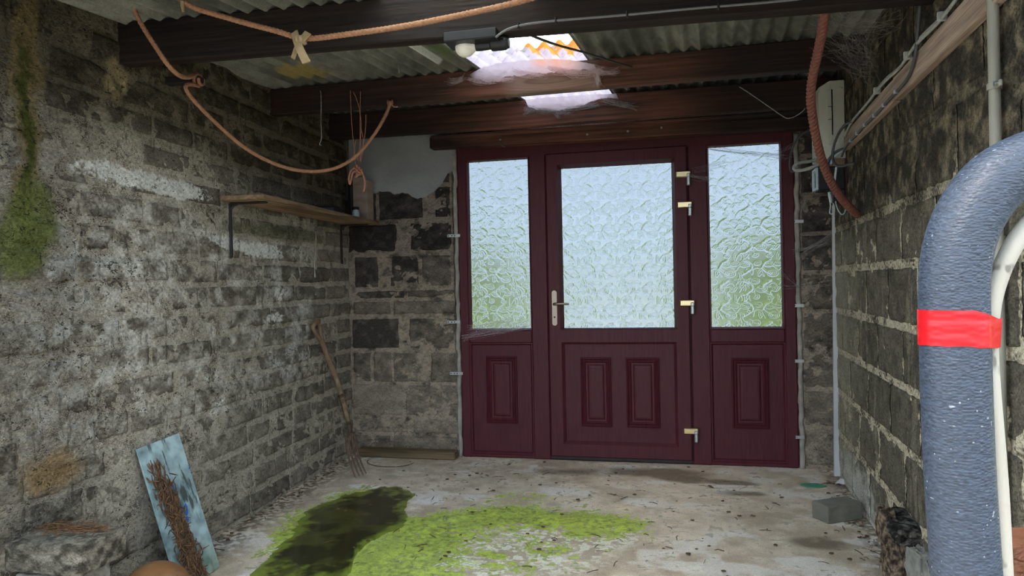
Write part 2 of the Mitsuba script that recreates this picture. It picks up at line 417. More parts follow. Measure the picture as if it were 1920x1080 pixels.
M['plaster'] = mat('plaster', lambda p, n, uv: mix((0.25, 0.26, 0.275), (0.40, 0.41, 0.425), fbm(p.x * 7, p.y * 7, p.z * 7, 4)) * (0.9 + 0.2 * noise(p.x * 200, p.y * 200, p.z * 200)), 0.85, 0.25,
                   bump=lambda p, n, uv: fbm(p.x * 20, p.y * 20, p.z * 20, 3), bscale=0.003)


def sheet_colour(p, n, uv):
    a, b = fbm(p.x * 5, p.y * 1.4, 0.0, 4), fbm(p.x * 38, p.y * 12, 2.0, 3)
    c = mix((0.10, 0.105, 0.088), (0.27, 0.275, 0.235), dr.clip(0.5 + 1.6 * (a - 0.5) + 0.9 * (b - 0.5), 0, 1))
    s = p.x - 0.035 * (p.y - 2.5)
    # yellowed splashes on the far left sheets, old tan paint lines
    y = smoothstep(0.35, 0.7, gauss(p.x, p.y, -1.93, 3.5, 0.16, 0.17) * (0.5 + b))
    c = mix(c, (0.34, 0.27, 0.10), y)
    ln = (1 - smoothstep(0.006, 0.012, dr.abs(s + 2.03))) + (1 - smoothstep(0.006, 0.012, dr.abs(s + 1.955))) + (1 - smoothstep(0.005, 0.01, dr.abs(s + 1.88)))
    c = mix(c, (0.42, 0.38, 0.22), ln * smoothstep(2.75, 2.95, p.y) * smoothstep(3.75, 3.55, p.y) * 0.9)
    c = mix(c, (0.62, 0.66, 0.62), (1 - smoothstep(0.012, 0.017, dr.abs(s + 1.235))) * smoothstep(2.9, 2.95, p.y) * smoothstep(3.58, 3.54, p.y))  # daylight through a narrow roof slot, painted on as a pale strip
    # green bloom beside the clear sheet
    c = mix(c, (0.14, 0.19, 0.07), smoothstep(0.4, 0.8, gauss(s, p.y, -1.14, 3.2, 0.06, 0.5) * (0.5 + b)) * 0.7)
    return c * (0.85 + 0.3 * noise(p.x * 240, p.y * 240))


M['sheet'] = mat('sheet', sheet_colour, 0.85, 0.25)


def thin_sheet(key, color, rough, spec_trans, diff_trans):
    scene['mat_' + key] = {'type': 'principledthin', 'base_color': mikit.proc(color) if callable(color) else rgb(*color), 'roughness': rough, 'spec_trans': spec_trans,
                           'diff_trans': diff_trans, 'eta': 1.45}
    return 'mat_' + key


def clear_colour(p, n, uv):
    b = fbm(p.x * 30, p.y * 4, 0.0, 3)
    return mix((0.80, 0.86, 0.74), (0.98, 1.0, 0.97), smoothstep(0.3, 0.6, b))


def frosted_colour(p, n, uv):
    b, c2 = fbm(p.x * 26, p.y * 16, 1.0, 4), fbm(p.x * 60, p.y * 60, 2.0, 3)
    s = p.x - 0.035 * (p.y - 2.5)
    c = mix((0.38, 0.34, 0.41), (0.54, 0.50, 0.57), b)
    rust = smoothstep(3.98, 3.46, p.y) * smoothstep(-0.88, -0.74, s)
    rust = smoothstep(0.32, 0.5, rust * (0.3 + 0.9 * b) * (0.95 + 0.4 * dr.sin(2 * math.pi * s / 0.0755 + 0.9)))
    c = mix(c, (0.72, 0.25, 0.05), rust)
    c = mix(c, (0.42, 0.26, 0.16), smoothstep(3.475, 3.445, p.y) * 0.8)
    return mix(c, (0.25, 0.2, 0.2), smoothstep(0.66, 0.74, c2) * 0.6)


M['clear'] = thin_sheet('clear_sheet', clear_colour, 0.45, 0.5, 1.7)
M['frosted'] = thin_sheet('frosted_sheet', frosted_colour, 0.6, 0.0, 1.25)
M['web'] = thin_sheet('web', (0.55, 0.53, 0.52), 0.8, 0.0, 1.0)
M['veil'] = thin_sheet('veil', (0.96, 0.91, 0.92), 0.8, 0.0, 1.8)
scene['mat_pane'] = {'type': 'roughdielectric', 'distribution': 'ggx', 'alpha': 0.075, 'int_ior': 1.5, 'ext_ior': 1.0, 'specular_transmittance': rgb(0.435, 0.465, 0.495), 'specular_reflectance': rgb(1, 1, 1)}
M['pane'] = 'mat_pane'


def rope_colour(a, b, k):
    return lambda p, n, uv: mix(a, b, fbm(p.x * k, p.y * k, p.z * k, 3))


M['rope'] = mat('rope', rope_colour((0.22, 0.10, 0.055), (0.50, 0.27, 0.16), 150), 0.8, 0.2)
M['red_rope'] = mat('red_rope', rope_colour((0.13, 0.05, 0.04), (0.30, 0.125, 0.09), 120), 0.85, 0.2)
M['twine'] = mat('twine', rope_colour((0.25, 0.10, 0.065), (0.52, 0.25, 0.16), 150), 0.8, 0.2)
M['strip'] = mat('strip', rope_colour((0.26, 0.18, 0.095), (0.48, 0.36, 0.21), 50), 0.75, 0.25)
M['cream'] = mat('cream', lambda p, n, uv: mix((0.50, 0.50, 0.42), (0.62, 0.62, 0.54), fbm(p.x * 14, p.y * 14, p.z * 14)), 0.45, 0.4)
M['white'] = mat('white', lambda p, n, uv: mix((0.50, 0.52, 0.54), (0.68, 0.70, 0.72), fbm(p.x * 10, p.y * 10, p.z * 5)), 0.45, 0.4)
M['black'] = mat('black', (0.012, 0.012, 0.014), 0.4, 0.4)
M['pale_blue'] = mat('pale_blue', (0.42, 0.52, 0.56), 0.4, 0.4)
M['blue'] = mat('blue', (0.03, 0.13, 0.55), 0.5, 0.4)
M['cable_dark'] = mat('cable_dark', (0.075, 0.075, 0.078), 0.5, 0.4)
M['cable_grey'] = mat('cable_grey', lambda p, n, uv: mix((0.24, 0.25, 0.23), (0.46, 0.47, 0.43), fbm(p.x * 40, p.y * 40, p.z * 40)), 0.55, 0.35)
M['cable_mid'] = mat('cable_mid', (0.15, 0.15, 0.15), 0.5, 0.4)
M['conduit'] = mat('conduit', lambda p, n, uv: mix((0.20, 0.19, 0.155), (0.37, 0.35, 0.29), fbm(p.x * 30, p.y * 30, p.z * 8)), 0.6, 0.35)
M['card'] = mat('card', lambda p, n, uv: mix((0.26, 0.19, 0.14), (0.42, 0.34, 0.29), fbm(p.x * 12, p.y * 12, p.z * 30, 2)), 0.8, 0.2)
M['bulb'] = mat('bulb', (0.80, 0.76, 0.66), 0.15, 0.5, spec_trans=0.0)
M['foam'] = mat('foam', lambda p, n, uv: mix((0.016, 0.023, 0.038), (0.050, 0.068, 0.105), smoothstep(0.1, 0.9, fbm(p.x * 260, p.y * 260, p.z * 520, 3))) + mi.Color3f(0.2) * smoothstep(0.83, 0.88, noise(p.x * 260, p.y * 260, p.z * 260) * 0.75 + 0.3 * fbm(p.x * 14, p.y * 14, p.z * 14)),
                0.42, 0.6, bump=lambda p, n, uv: fbm(p.x * 260, p.y * 260, p.z * 620, 3), bscale=0.0012, eps=5e-4)
M['hose'] = mat('hose', lambda p, n, uv: mix((0.36, 0.33, 0.275), (0.47, 0.44, 0.38), fbm(p.x * 30, p.y * 30, p.z * 12)) * (1 - 0.55 * smoothstep(0.66, 0.76, fbm(p.x * 70, p.y * 70, p.z * 35, 3))), 0.5, 0.4)
M['tape'] = mat('tape', (0.50, 0.006, 0.012), 0.32, 0.5, bump=lambda p, n, uv: fbm(p.x * 50, p.y * 50, p.z * 160, 2), bscale=0.0012)
M['concrete'] = mat('concrete', lambda p, n, uv: mix((0.045, 0.041, 0.032), (0.20, 0.185, 0.15), smoothstep(0.3, 0.75, fbm(p.x * 36, p.y * 36, p.z * 36, 4))) * (0.6 + 0.8 * noise(p.x * 240, p.y * 240, p.z * 240)), 0.92, 0.2, bump=grit, bscale=0.012)
M['brick_block'] = mat('brick_block', lambda p, n, uv: mix((0.12, 0.115, 0.095), (0.23, 0.222, 0.185), fbm(p.x * 18, p.y * 18, p.z * 18, 4)), 0.9, 0.2, bump=grit, bscale=0.005)
M['dark_stone'] = mat('dark_stone', lambda p, n, uv: mix((0.012, 0.011, 0.010), (0.15, 0.14, 0.125), smoothstep(0.35, 0.85, fbm(p.x * 60, p.y * 60, p.z * 60, 3))), 0.9, 0.25, bump=grit, bscale=0.018)
M['brown_stone'] = mat('brown_stone', lambda p, n, uv: mix((0.035, 0.026, 0.02), (0.26, 0.19, 0.135), smoothstep(0.3, 0.8, fbm(p.x * 55, p.y * 55, p.z * 55, 4))), 0.9, 0.25, bump=grit, bscale=0.014)
M['grey_stone'] = mat('grey_stone', lambda p, n, uv: mix((0.12, 0.12, 0.105), (0.33, 0.33, 0.30), fbm(p.x * 30, p.y * 30, p.z * 30, 4)), 0.9, 0.25, bump=grit, bscale=0.012)
M['red_brick'] = mat('red_brick', lambda p, n, uv: mix((0.12, 0.055, 0.035), (0.24, 0.105, 0.065), fbm(p.x * 25, p.y * 25, p.z * 25, 4)), 0.9, 0.2, bump=grit, bscale=0.008)
M['ball'] = mat('ball', lambda p, n, uv: mix((0.12, 0.055, 0.02), (0.24, 0.12, 0.05), fbm(p.x * 9, p.y * 9, p.z * 9, 4)), 0.38, 0.5)
M['litter'] = mat('litter', rope_colour((0.035, 0.025, 0.018), (0.15, 0.09, 0.055), 40), 0.85, 0.2)
M['needles'] = mat('needles', rope_colour((0.05, 0.028, 0.015), (0.26, 0.14, 0.07), 90), 0.8, 0.2)
M['green_scrap'] = mat('green_scrap', (0.07, 0.30, 0.19), 0.5, 0.3)


def dirty_glass(p, n, uv):
    a, b = fbm(p.x * 6, p.y * 6, p.z * 6, 4), fbm(p.x * 24, p.y * 24, p.z * 24, 3)
    c = mix((0.09, 0.155, 0.17), (0.42, 0.57, 0.60), dr.clip(0.6 + 2.2 * (a - 0.5) + 1.3 * (b - 0.5), 0, 1))
    c = mix(c, (0.04, 0.045, 0.035), smoothstep(0.62, 0.7, fbm(p.y * 30, p.z * 9, p.x * 9, 4)) * 0.8)
    return mix(c, (0.34, 0.46, 0.32), smoothstep(0.16, 0.0, p.z) * b)


M['dirty_glass'] = mat('dirty_glass', dirty_glass, 0.16, 0.55, clearcoat=0.6, clearcoat_gloss=0.9)
M['grass'] = mat('grass', lambda p, n, uv: mix((0.36, 0.44, 0.10), (0.56, 0.64, 0.22), fbm(p.x * 1.5, p.y * 1.5, 0.0, 4)), 0.85, 0.2)
M['path'] = mat('path', lambda p, n, uv: mix((0.58, 0.58, 0.55), (0.72, 0.72, 0.69), fbm(p.x * 3, p.y * 3, 0.0, 4)), 0.85, 0.2)
M['hedge'] = mat('hedge', lambda p, n, uv: mix((0.27, 0.34, 0.08), (0.50, 0.58, 0.18), fbm(p.x * 6, p.y * 6, p.z * 6, 4)), 0.8, 0.2)
M['post'] = mat('post', (0.16, 0.13, 0.10), 0.8, 0.2)

# ------------------------------------------------------------------ the room
TL, TR = math.tan(math.radians(-4.4888)), math.tan(math.radians(1.7977))
XL, XR, D = -2.3768, 0.8786, 4.9


def wall_frame(x0, tan, side):
    """origin in the far corner, U along the wall towards the camera, N into the room"""
    U = V(-tan, -1, 0) / math.hypot(tan, 1)
    N = V(-U[1], U[0], 0) * 1.0
    if N[0] * side < 0:
        N = -N
    return V(x0, D, 0), U, N


LO, LU, LN = wall_frame(XL, TL, 1)
RO, RU, RN = wall_frame(XR, TR, -1)
BO, BU, BN = V(XL, D, 0), V(1, 0, 0), V(0, -1, 0)


def Lp(u, z, o=0.0):
    return LO + LU * u + LN * o + V(0, 0, z)


def Rp(u, z, o=0.0):
    return RO + RU * u + RN * o + V(0, 0, z)


def sheet_mesh(O, U, N, u, z, off, thick):
    """a closed slab whose face is the height field off over the (u, z) grid"""
    uu, zz = np.meshgrid(u, z, indexing='ij')
    f = O + uu[..., None] * U + zz[..., None] * V(0, 0, 1) + off[..., None] * N
    b = O + uu[..., None] * U + zz[..., None] * V(0, 0, 1) - thick * N
    return f, b


def close(f, b, flip):
    nu, nv = f.shape[:2]
    F = grid_faces(nu, nv)
    ring = np.r_[[i * nv for i in range(nu)], [(nu - 1) * nv + j for j in range(1, nv)], [i * nv + nv - 1 for i in range(nu - 2, -1, -1)], [j for j in range(nv - 2, 0, -1)]]
    n = nu * nv
    v = np.vstack([f.reshape(-1, 3), b.reshape(-1, 3)[ring], b.reshape(-1, 3).mean(0)])
    k = len(ring)
    a = np.arange(k)
    c = (a + 1) % k
    side = np.vstack([np.stack([ring[a], n + a, n + c], -1), np.stack([ring[a], n + c, ring[c]], -1), np.stack([n + a, np.full(k, n + k), n + c], -1)])
    F = np.vstack([F, side])
    return trimesh.Trimesh(v, F[:, ::-1] if flip else F, process=False)


FLIP = {}


def slab(O, U, N, u, z, off, thick):
    f, b = sheet_mesh(O, U, N, u, z, off, thick)
    flip = np.cross(U, V(0, 0, 1)) @ N < 0
    return close(f, b, flip)


def mortar_field(O, U, N, length, height, amp, base, step=0.016):
    u, z = np.linspace(0, length, int(length / step)), np.linspace(-0.02, height, int(height / step))
    uu, zz = np.meshgrid(u, z, indexing='ij')
    P = O + uu[..., None] * U + zz[..., None] * V(0, 0, 1)
    off = base + amp * 2 * (meshkit.fbm(P * 14, 4, seed=5) - 0.5) + amp * 0.8 * (meshkit.fbm(P * 45, 2, seed=6) - 0.5)
    return slab(O, U, N, u, z, off, 0.15)


def block(O, U, N, u0, u1, z0, z1, seed, amp=0.004, proud=0.0, step=0.014):
    nu, nz = max(5, int((u1 - u0) / step)), max(5, int((z1 - z0) / step))
    e = 0.006
    u = np.r_[u0, np.linspace(u0 + e, u1 - e, nu), u1]
    z = np.r_[z0, np.linspace(z0 + e, z1 - e, nz), z1]
    uu, zz = np.meshgrid(u, z, indexing='ij')
    P = O + uu[..., None] * U + zz[..., None] * V(0, 0, 1)
    w = meshkit.fbm(P * 22, 3, seed=11) - 0.5
    w2 = meshkit.fbm(P * 22 + 40, 3, seed=12) - 0.5
    t = np.minimum(np.minimum(uu - u0, u1 - uu), np.minimum(zz - z0, z1 - zz))
    off = proud + amp * 2 * (meshkit.fbm(P * 18, 4, seed=seed % 7) - 0.5) + amp * 1.4 * (meshkit.fbm(P * 60, 2, seed=9) - 0.5)
    chip = np.clip(meshkit.fbm(P * 9 + seed, 3, seed=21) - 0.56, 0, 1) * 0.08 * np.exp(-t / 0.03)
    off = off - chip - 0.016 * (t < 1e-6)
    uu = uu + 0.022 * w * np.exp(-t / 0.02)
    zz = zz + 0.018 * w2 * np.exp(-t / 0.02)
    f = O + uu[..., None] * U + zz[..., None] * V(0, 0, 1) + off[..., None] * N
    b = O + uu[..., None] * U + zz[..., None] * V(0, 0, 1) - 0.05 * N
    return close(f, b, np.cross(U, V(0, 0, 1)) @ N < 0)


def const_uv(m, tone, mort):
    return np.tile([[tone, mort]], (len(m.vertices), 1))


rng = np.random.default_rng(7)
TOP = 2.48
# left wall: blocks laid flat, low courses
m = mortar_field(LO - 0.12 * LU, LU, LN, 3.62, TOP, 0.0075, -0.002)
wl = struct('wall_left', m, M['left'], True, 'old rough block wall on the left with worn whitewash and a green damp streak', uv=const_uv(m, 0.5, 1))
H = 0.1221
for c in range(20):
    z0 = 0.012 + c * H
    u = 0.01 - (0.23 if c % 2 else 0.0) + rng.uniform(-0.05, 0.05)
    while u < 3.2:
        L = rng.choice([0.44, 0.44, 0.44, 0.36, 0.28, 0.22])
        a, b = max(u, 0.008), u + L
        if b - a > 0.06 and z0 + 0.1 < TOP:
            near = 1.0
            m = block(LO, LU, LN, a, b, z0 + rng.uniform(-0.004, 0.011), z0 + 0.1 + rng.uniform(-0.008, 0.008), int(rng.integers(1000)), 0.0085, rng.uniform(-0.002, 0.009) - 0.003 * (u > 1.5), 0.013)
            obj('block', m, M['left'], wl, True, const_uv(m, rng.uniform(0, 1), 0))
        u += L + rng.uniform(0.014, 0.028)

# right wall: full blocks in half bond
m = mortar_field(RO - 0.12 * RU, RU, RN, 3.62, TOP, 0.006, 0.0025)
wr = struct('wall_right', m, M['right'], True, 'dark concrete block wall on the right with pale mortar lines', uv=const_uv(m, 0.5, 1))
beds = [0.008, 0.262, 0.514, 0.758, 0.995, 1.241, 1.475, 1.72, 1.962, 2.205, 2.45]
for c in range(len(beds) - 1):
    u = (0.36 if c % 2 else 0.13) - 0.46
    while u < 3.5:
        a, b = max(u + 0.009, 0.01), u + 0.449
        if b - a > 0.05:
            m = block(RO, RU, RN, a, b, beds[c] + 0.014, beds[c + 1] - 0.014, int(rng.integers(1000)), 0.004, rng.uniform(0.005, 0.009), 0.015)
            obj('block', m, M['right'], wr, True, const_uv(m, rng.uniform(0, 1), 0))
        u += 0.46
# back wall: a pier either side of the door
m = mortar_field(V(XL - 0.14, D, 0), BU, BN, 0.94, TOP, 0.005, 0.002)
m2 = mortar_field(V(0.685, D, 0), BU, BN, 0.36, TOP, 0.005, 0.002)
m3 = cat_([box(-1.7, 0.9, 4.93, 5.05, 2.14, 2.48, 0.004), box(-1.60, -1.535, 4.92, 5.04, -0.02, 2.2, 0.004), box(0.655, 0.72, 4.92, 5.04, -0.02, 2.2, 0.004)])
m = cat_([m, m2, m3])
wb = struct('wall_back', m, M['back'], True, 'block wall at the far end, darker towards the top, a pier on each side of the door', uv=const_uv(m, 0.4, 1))
rows = [(0.005, 0.135, [(-2.36, -2.08, .5), (-2.06, -1.56, .6)]), (0.15, 0.256, [(-2.36, -1.93, .75), (-1.91, -1.555, .8)]), (0.275, 0.497, [(-2.365, -1.985, .85), (-1.965, -1.56, .62)]),
        (0.512, 0.725, [(-2.36, -2.22, .28), (-2.2, -2.06, .55), (-2.05, -1.86, .55), (-1.77, -1.56, .5)]), (0.752, 0.966, [(-2.36, -2.0, .02), (-1.925, -1.57, .3)]),
        (0.995, 1.09, [(-2.35, -2.06, .4), (-2.04, -1.575, .5)]), (1.108, 1.166, [(-2.37, -1.95, .12), (-1.93, -1.58, .35)]),
        (1.19, 1.41, [(-2.33, -2.15, .12), (-2.06, -1.84, .08), (-1.82, -1.60, .5)]), (1.44, 1.64, [(-2.37, -2.0, .0), (-1.90, -1.59, .08)]),
        (1.668, 1.885, [(-2.36, -2.15, .2), (-2.13, -1.80, .12), (-1.71, -1.595, .1)]), (1.91, 2.12, [(-2.36, -1.93, .3), (-1.91, -1.6, .35)]), (2.14, 2.34, [(-2.36, -2.1, .3), (-2.08, -1.6, .35)])]
k = 0
for z0, z1, bl in rows:
    for a, b, tone in bl:
        k += 1
        m = block(BO, BU, BN, a - XL, b - XL, z0, z1, 300 + k, 0.005, 0.004 + 0.003 * ((k * 7) % 3), 0.014)
        obj('block', m, M['back'], wb, True, const_uv(m, tone, 0))
for c in range(10):
    z0 = 0.02 + 0.243 * c
    m = block(BO, BU, BN, 0.70 - XL, 0.90 - XL, z0, z0 + 0.226, 400 + c, 0.005, 0.004, 0.014)
    obj('block', m, M['back'], wb, True, const_uv(m, [.75, .6, .45, .35, .3, .3, .25, .2, .2, .2][c], 0))
# the plastered patch under the roof
u, z = np.linspace(0.02, 0.83, 80), np.linspace(1.78, 2.30, 60)
uu, zz = np.meshgrid(u, z, indexing='ij')
low = 1.865 + 0.05 * (meshkit.fbm(np.stack([uu * 9, uu * 0, uu * 0 + 3], -1), 4, seed=2) - 0.5) * 2 + 0.03 * np.sin(uu * 9)
low = low + 0.09 * np.clip((uu - 0.6) / 0.2, 0, 1) - 0.03 * np.clip(1 - np.abs(uu - 0.52) / 0.15, 0, 1)
zz2 = low + (2.30 - low) * (zz - 1.78) / 0.52
f = BO + uu[..., None] * BU + zz2[..., None] * V(0, 0, 1)
off = 0.016 + 0.004 * (meshkit.fbm(f * 8, 3, seed=4) - 0.5) - 0.012 * (zz <= z[0] + 1e-6)
obj('plaster_patch', close(f + off[..., None] * BN, f + 0.05 * V(0, 1, 0), np.cross(BU, V(0, 0, 1)) @ BN < 0), M['plaster'], wb, True, label='grey plaster patch with a ragged lower edge')
# rough mortar beads along the door frame
for xa, sgn, zz1 in ((-1.556, -1, 2.1), (0.678, 1, 2.09)):
    zs = np.linspace(0.0, zz1, 90)
    pts = np.stack([xa + 0.008 * (meshkit.fbm(np.stack([zs * 14, zs * 0 + sgn, zs * 0], -1), 3, seed=8) - 0.5) * 2, np.full(90, 4.888), zs], -1)
    obj('mortar_bead', tube(pts, 0.010 + 0.009 * meshkit.fbm(np.stack([zs * 30, zs * 0, zs * 0 + sgn], -1), 3, seed=3), 8), M['mortar'], wb, True, label='pale crumbling mortar line beside the frame')

# floor
fx, fy = np.linspace(-2.75, 1.25, 210), np.linspace(-0.9, 5.02, 300)
gx, gy = np.meshgrid(fx, fy, indexing='ij')
gp = np.stack([gx, gy, gx * 0], -1)
gz = 0.006 * (meshkit.fbm(gp * 3, 4, seed=1) - 0.5) + 0.003 * (meshkit.fbm(gp * 22, 3, seed=2) - 0.5) - 0.001
gp[..., 2] = gz
bt = gp.copy()
bt[..., 2] = -0.12
struct('floor', close(gp, bt, False), M['floor'], True, 'worn concrete floor with bright green algae and brown damp stains')

# puddle
poly = np.array([(-1.7460, 2.6440, 0.0000), (-1.8460, 2.9870, 0.0000), (-1.8960, 3.2470, 0.0000), (-1.9940, 3.5260, 0.0000), (-1.9880, 3.7390, 0.0000), (-1.9080, 3.9100, 0.0000), (-1.7840, 4.0420, 0.0000), (-1.6310, 4.0550, 0.0000), (-1.5280, 3.8760, 0.0000), (-1.4990, 3.6830, 0.0000), (-1.4110, 3.5440, 0.0000), (-1.4110, 3.3780, 0.0000), (-1.4600, 3.2160, 0.0000), (-1.4550, 3.0100, 0.0000), (-1.3790, 2.7110, 0.0000)])[:, :2]
c0 = poly.mean(0)
ring = spline(np.vstack([poly, poly[:1]]), 420)[:-1]
ring = ring + (ring - c0) * (0.13 * (meshkit.fbm(np.c_[ring * 14, ring[:, :1] * 0], 4, seed=6) - 0.5))[:, None] * 2
vs, fs = [], []
rad = np.r_[0.15, 0.5, 0.8, 0.93, 1.0]
for r in rad:
    zc = 0.0045 if r < 0.95 else -0.002
    vs.append(np.c_[c0 + (ring - c0) * r, np.full(len(ring), zc)])
n = len(ring)
for r in range(len(rad) - 1):
    a = np.arange(n)
    b = (a + 1) % n
    fs += [np.stack([r * n + a, (r + 1) * n + a, (r + 1) * n + b], -1), np.stack([r * n + a, (r + 1) * n + b, r * n + b], -1)]
vs = np.vstack(vs + [[[c0[0], c0[1], 0.0045]]])
fs.append(np.stack([np.full(n, len(vs) - 1), np.arange(n), (np.arange(n) + 1) % n], -1))
obj('puddle', trimesh.Trimesh(vs, np.vstack(fs), process=False), M['puddle'], None, True, np.c_[np.r_[np.repeat(rad, n), 0.0], np.zeros(len(vs))], label='dark still puddle edged with green algae on the concrete floor', cat='puddle')

# roof of corrugated sheets
PITCH, AMP = 0.0755, 0.0145
RS = math.radians(2.0)
RV, RW = V(math.sin(RS), math.cos(RS), 0.06), V(math.cos(RS), -math.sin(RS), 0)


def roof_z(y):
    return 2.262 + 0.06 * (y - 2.5)


def corrugated(s0, s1, y0, y1, lift=0.0, thick=0.005, step=12, nt=2, sag=0.0):
    s = np.linspace(s0, s1, max(6, int((s1 - s0) / PITCH * step)))
    t = np.linspace(y0 - 2.5, y1 - 2.5, nt)
    ss, tt = np.meshgrid(s, t, indexing='ij')
    h = AMP * np.cos(2 * np.pi * ss / PITCH) + lift
    top = V(0, 2.5, 2.262 + AMP) + ss[..., None] * RW + tt[..., None] * RV + h[..., None] * V(0, 0, 1)
    if not thick:
        return trimesh.Trimesh(top.reshape(-1, 3), grid_faces(len(s), nt), process=False)
    b = top - V(0, 0, thick)
    F = grid_faces(len(s), nt)
    n = len(s) * nt
    a = np.arange(len(s) - 1)
    f0 = np.vstack([np.stack([a * nt, n + a * nt, n + (a + 1) * nt], -1), np.stack([a * nt, n + (a + 1) * nt, (a + 1) * nt], -1)])
    e = nt - 1
    f1 = np.vstack([np.stack([a * nt + e, (a + 1) * nt + e, n + (a + 1) * nt + e], -1), np.stack([a * nt + e, n + (a + 1) * nt + e, n + a * nt + e], -1)])
    j = np.arange(nt - 1)
    q = (len(s) - 1) * nt
    g0 = np.vstack([np.stack([j, j + 1, n + j + 1], -1), np.stack([j, n + j + 1, n + j], -1)])
    g1 = np.vstack([np.stack([q + j, n + q + j, n + q + j + 1], -1), np.stack([q + j, n + q + j + 1, q + j + 1], -1)])
    return trimesh.Trimesh(np.vstack([top.reshape(-1, 3), b.reshape(-1, 3)]), np.vstack([F, F[:, ::-1] + n, f0, f1, g0, g1]), process=False)


ROOF0 = 1.15
ce = struct('ceiling', label='low roof of corrugated sheets with one clear rooflight')
for i, (a, b, l) in enumerate([(-2.75, -2.19, 0.0), (-2.23, -1.63, 0.006), (-1.67, -1.085, 0.0), (-0.535, 0.045, 0.0), (0.02, 0.62, 0.006), (0.58, 1.2, 0.0)]):
    obj('roof_sheet', corrugated(a, b, ROOF0, 5.12, l), M['sheet'], ce, True)
obj('clear_roof_sheet', corrugated(-1.12, -0.50, ROOF0, 3.5, 0.012, 0), M['clear'], ce, True, label='clear corrugated rooflight sheet')
obj('clear_roof_sheet', corrugated(-1.115, -0.505, 3.445, 5.12, 0.003, 0, nt=40), M['frosted'], ce, True, label='milky corrugated rooflight sheet with an orange rusty edge')


# ------------------------------------------------------------------ roof beams
def beam(p0, p1, depth_y, height, key_label, name='roof_beam', mat_=None, wav=0.0):
    """p0, p1: front lower edge at its two ends"""
    p0, p1 = np.asarray(p0, float), np.asarray(p1, float)
    n = 60
    t = np.linspace(0, 1, n)
    e = p0 + (p1 - p0) * t[:, None]
    b = 0.005
    prof = [(b, 0), (depth_y - b, 0), (depth_y, b), (depth_y, height - b), (depth_y - b, height), (b, height), (0, height - b), (0, b)]
    v = []
    for i in range(n):
        for y, z in prof:
            v.append(e[i] + V(0, y, z))
    v = np.array(v)
    v[:, 1] += 0.004 * (meshkit.fbm(v * V(2.5, 9, 9), 3, seed=4) - 0.5)
    v[:, 2] += 0.006 * (meshkit.fbm(v * V(2.5, 9, 9) + 9, 3, seed=5) - 0.5)
    k = len(prof)
    f = []
    for i in range(n - 1):
        for j in range(k):
            a, c = i * k + j, i * k + (j + 1) % k
            f += [(a, c, c + k), (a, c + k, a + k)]
    for i, o in ((0, 1), (n - 1, 0)):
        for j in range(1, k - 1):
            tri = (i * k, i * k + j, i * k + j + 1)
            f.append(tri[::-1] if o else tri)
    m = trimesh.Trimesh(v, np.array(f), process=False)
    if m.volume < 0:
        m.invert()
    r = thing(name, key_label, 'beam', 'roof timbers')
    obj('timber', m, mat_ or M['beam'], r, 30)
    return r


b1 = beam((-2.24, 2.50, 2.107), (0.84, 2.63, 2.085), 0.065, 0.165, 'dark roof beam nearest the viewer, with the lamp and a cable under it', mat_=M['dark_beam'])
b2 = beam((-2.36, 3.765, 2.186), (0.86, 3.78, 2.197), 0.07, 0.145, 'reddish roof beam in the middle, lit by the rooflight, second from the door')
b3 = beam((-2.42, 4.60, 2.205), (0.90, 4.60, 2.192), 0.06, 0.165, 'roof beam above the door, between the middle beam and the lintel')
b4 = beam((-1.70, 4.79, 2.137), (0.74, 4.78, 2.105), 0.10, 0.075, 'narrow lintel timber with bolt heads just over the door frame', 'lintel')
obj('ledge', box(-1.66, 0.72, 4.70, 4.90, 2.183, 2.203, 0.003), M['beam'], b4, label='projecting ledge board')
for q in (V(-1.199, 4.785, 2.162), V(-0.614, 4.78, 2.157), V(-0.352, 4.775, 2.159), V(-0.14, 4.775, 2.168)):
    obj('bolt_head', lathe([(0, 0.004), (0.006, 0.004), (0.008, 0), (0.008, -0.01), (0, -0.012)][::-1], q, (0, -1, 0), 10), M['steel'], b4)
obj('bent_nail', tube([V(-1.199, 4.785, 2.162), V(-1.19, 4.775, 2.124), V(-1.166, 4.765, 2.11)], 0.0025, 6, 12), M['steel'], b4, True)

# ------------------------------------------------------------------ the door unit
YF, YL, YG = 4.885, 4.868, 4.925          # faces of frame and leaf, plane of the glass


def fbar(x0, x1, z0, z1, y=YF, t=0.07, b=0.007):
    return box(x0, x1, y, y + t, z0, z1, b)


FX = (-1.541, 0.662)
tr = struct('trim_1', label='mahogany brown outer frame and mullions of the door unit')
obj('head', fbar(FX[0], FX[1], 2.054, 2.15), M['door'], tr)
obj('jamb', fbar(FX[0], -1.474, 0.0, 2.07), M['door'], tr)
obj('jamb', fbar(0.592, FX[1], 0.0, 2.07), M['door'], tr)
obj('mullion', fbar(-1.032, -0.917, 0.0, 2.07), M['door'], tr)
obj('mullion', fbar(0.018, 0.138, 0.0, 2.07), M['door'], tr)
obj('rebate', cat_([box(a, b, YL + 0.03, YL + 0.075, 0.0, 2.09, 0.002) for a, b in ((-0.95, -0.895), (-0.005, 0.05))] + [box(-0.95, 0.05, YL + 0.03, YL + 0.075, 2.045, 2.10, 0.002)]), M['gasket'], tr)
obj('sill', fbar(FX[0], FX[1], 0.0, 0.028, YF + 0.004), M['door'], tr)
STRAPS = [V(-1.579, 4.872, 1.537), V(-1.593, 4.872, 0.938), V(-1.581, 4.872, 0.581), V(-1.613, 4.872, 0.039), V(0.685, 4.872, 1.546), V(0.678, 4.872, 1.021), V(0.672, 4.872, 0.675), V(0.667, 4.872, 0.199)]
